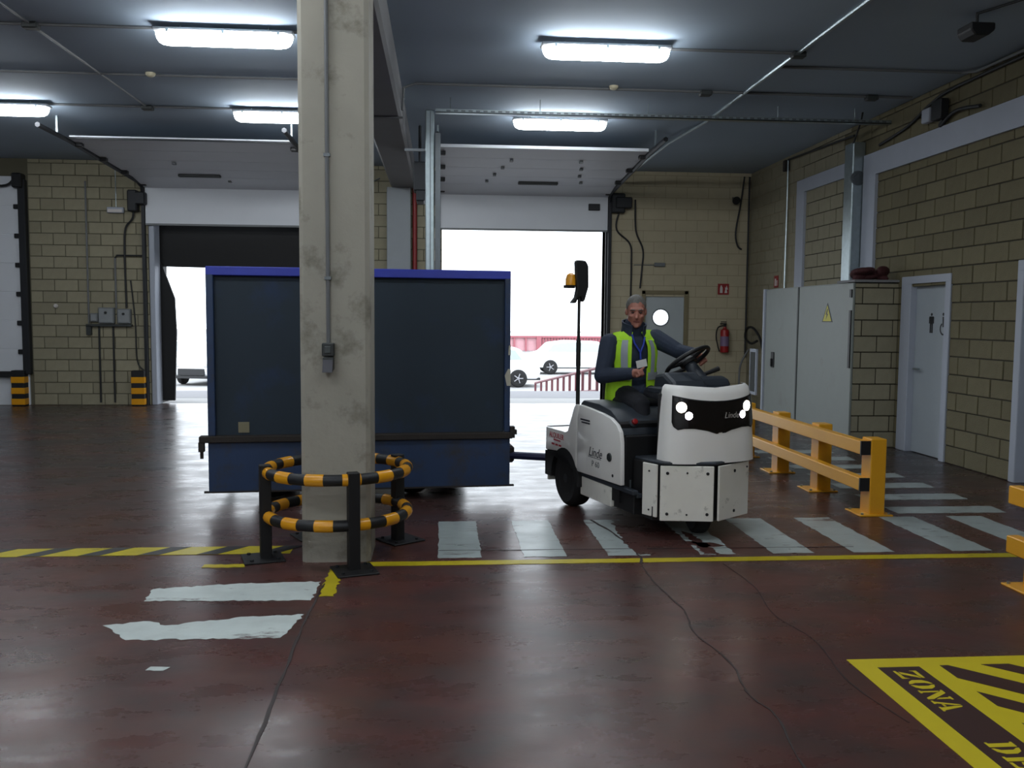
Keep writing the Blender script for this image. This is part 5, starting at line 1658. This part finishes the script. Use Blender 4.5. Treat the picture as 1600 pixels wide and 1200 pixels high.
pchild(MB().tube([chest(-0.055, 1.47, 0.905), chest(-0.04, 1.40, 0.888), chest(0.01, 1.325, 0.880)], 0.008, 6), 'lanyard', lanyard_m, smooth=True)
pchild(MB().tube([chest(0.055, 1.45, 0.90), chest(0.04, 1.39, 0.885), chest(0.01, 1.325, 0.880), chest(0.012, 1.27, 0.878)], 0.008, 6), 'lanyard', lanyard_m, smooth=True)
bd = MB()
ec, es = chest(0.018, 1.235, 0.872), RC @ Vector((1, 0, 0))
uz = (Vector((0, 0, 1)) + es * -0.22).normalized()
es = (es + Vector((0, 0, 0.22))).normalized()
nn = es.cross(uz)
bd.add([ec + es * sx * 0.046 + uz * sz * 0.030 + nn * t for t in (0, 0.004) for sx, sz in ((-1, -1), (1, -1), (1, 1), (-1, 1))], [(0, 1, 2, 3), (7, 6, 5, 4), (0, 1, 5, 4), (1, 2, 6, 5), (2, 3, 7, 6), (3, 0, 4, 7)])
pchild(bd, 'badge', M('badge_white', (226, 226, 222), 0.4, var=0.03))

# ------------------------------------------------------------------ outside
YZ = -0.85
yd = MB().box(-60, 70, 19.3, 160, YZ - 0.2, YZ).build('yard', asphalt_m)
structure(yd, 'pale concrete yard outside the loading doors')
dk = MB().box(-14, 12, BY + 0.3, 19.3, -1.05, -0.004).build('dock_platform', asphalt_m)
structure(dk, 'pale concrete apron in front of the loading doors')
MB().box(-14, 12, 17.6, 19.31, -0.3, -0.002).build('dock_edge', dock_m, dk)
# facade of our own building above the doors keeps the sky out
structure(MB().box(-20, 9, BY + 0.3, BY + 0.45, OH, 7).build('trim_6', grey_wall_m), 'outside face of the wall above the doors')
sh = thing('warehouse', 'low white warehouse with glare-paled maroon corrugated fascia across the yard', 'warehouse', (8, 46, YZ))
MB().box(-12, 22, 46.2, 58, YZ, 0.62).build('wall', shed_m, sh, keep=True)
x = 5.2
cb_ = MB()
while x < 8.4:
    MB().box(x, x + 0.09, 46.02, 46.2, -0.12, 0.60).build('cladding_rib', maroon_m, sh, keep=True)
    x += 0.155
MB().box(2.2, 8.4, 46.1, 46.2, -0.12, 0.60).build('fascia', M('pale_maroon', (196, 150, 156), 0.7), sh, keep=True)  # backing paled further for the same painted-in glare
MB().box(4.9, 5.15, 45.9, 46.2, -0.35, 0.64).build('fascia_post', maroon_m, sh, keep=True)
for x in (2.5, 3.05, 3.7, 4.3):
    MB().box(x, x + 0.10, 45.98, 46.1, -0.15 if x != 3.05 else -0.8, 0.62).build('fascia_post', maroon_m, sh, keep=True)
MB().box(2.2, 8.4, 45.95, 46.12, 0.56, 0.66).build('fascia_beam', maroon_m, sh, keep=True)
rl = thing('railing', 'maroon ramp railing outside the right doorway', 'railing', (3.5, 20.5, YZ))
A, Bq = Vector((2.75, 26.0, -0.32)), Vector((3.42, 19.4, 0.50))
MB().tube([A, Bq], 0.035, 6).build('top_rail', rail_red_m, rl, keep=True)
for k in range(11):
    p = A + (Bq - A) * (k / 10) ** 0.92
    MB().box(p.x - 0.03, p.x + 0.03, p.y - 0.03, p.y + 0.03, YZ, p.z).build('baluster', rail_red_m, rl, keep=True)
MB().tube([A - Vector((0, 0, 0.32)), Bq - Vector((0, 0, 0.5))], 0.03, 6).build('lower_rail', rail_red_m, rl, keep=True)


def car(label, loc, rz, dark_grille=False):
    t = thing('parked_car', label, 'car', loc, rz, 'white cars parked in the yard')
    prof = [(-2.05, 0.35), (-2.1, 0.62), (-2.0, 0.88), (-1.55, 0.98), (-0.75, 1.42), (0.55, 1.46), (1.35, 1.36), (1.75, 0.98), (2.05, 0.92), (2.1, 0.5), (2.0, 0.28), (-1.9, 0.28)]
    MB().prism(prof, 'y', -0.83, 0.83).build('body', car_white_m, t, bevel=0.08, seg=3, smooth=True)
    for s in (-1, 1):
        MB().prism([(-1.35, 0.98), (-0.72, 1.34), (0.0, 1.38), (0.0, 0.98)], 'y', s * 0.825, s * 0.84).build('side_window', glass_m, t)
        MB().prism([(0.06, 0.98), (0.06, 1.38), (0.6, 1.38), (1.2, 1.30), (1.45, 0.98)], 'y', s * 0.825, s * 0.84).build('side_window', glass_m, t)
        for x in (-1.32, 1.32):
            w_ = wheel(t, 'wheel', (x, s * 0.76, 0.32), 0.32, 0.2, alloy_m)
            for k in range(5):
                a = 2 * PI * k / 5
                MB().tube([(x, s * 0.87, 0.32), (x + 0.17 * math.cos(a), s * 0.865, 0.32 + 0.17 * math.sin(a))], 0.02, 6).build('spoke', alloy_m, w_)
        MB().box(-2.11, -2.02, s * 0.6 - 0.15, s * 0.6 + 0.15, 0.66, 0.78).build('headlight', M('car_light', (200, 205, 210), 0.2), t, bevel=0.02)
    MB().add([(-1.52, -0.7, 1.0), (-1.52, 0.7, 1.0), (-0.80, 0.62, 1.42), (-0.80, -0.62, 1.42)], [(0, 1, 2, 3)]).build('windscreen', glass_m, t, thick=0.02)
    MB().box(-2.125, -2.05, -0.5, 0.5, 0.36, 0.60).build('grille', black_m if dark_grille else dgrey_plastic_m, t, bevel=0.02)
    MB().box(-2.12, 2.1, -0.80, 0.80, 0.26, 0.34).build('underside', black_m, t)
    return t


car('white car with alloy wheels seen beside the trailer edge', (1.35, 31.8, YZ), 0.0)
car('white car farther back seen between trailer and mast', (6.0, 39.0, YZ), PI)
car('white car with dark grille seen through the left doorway', (-8.1, 33.5, YZ), math.radians(75), True)
car('pale car at the curtain edge of the left doorway', (-11.6, 36.5, YZ), math.radians(85))
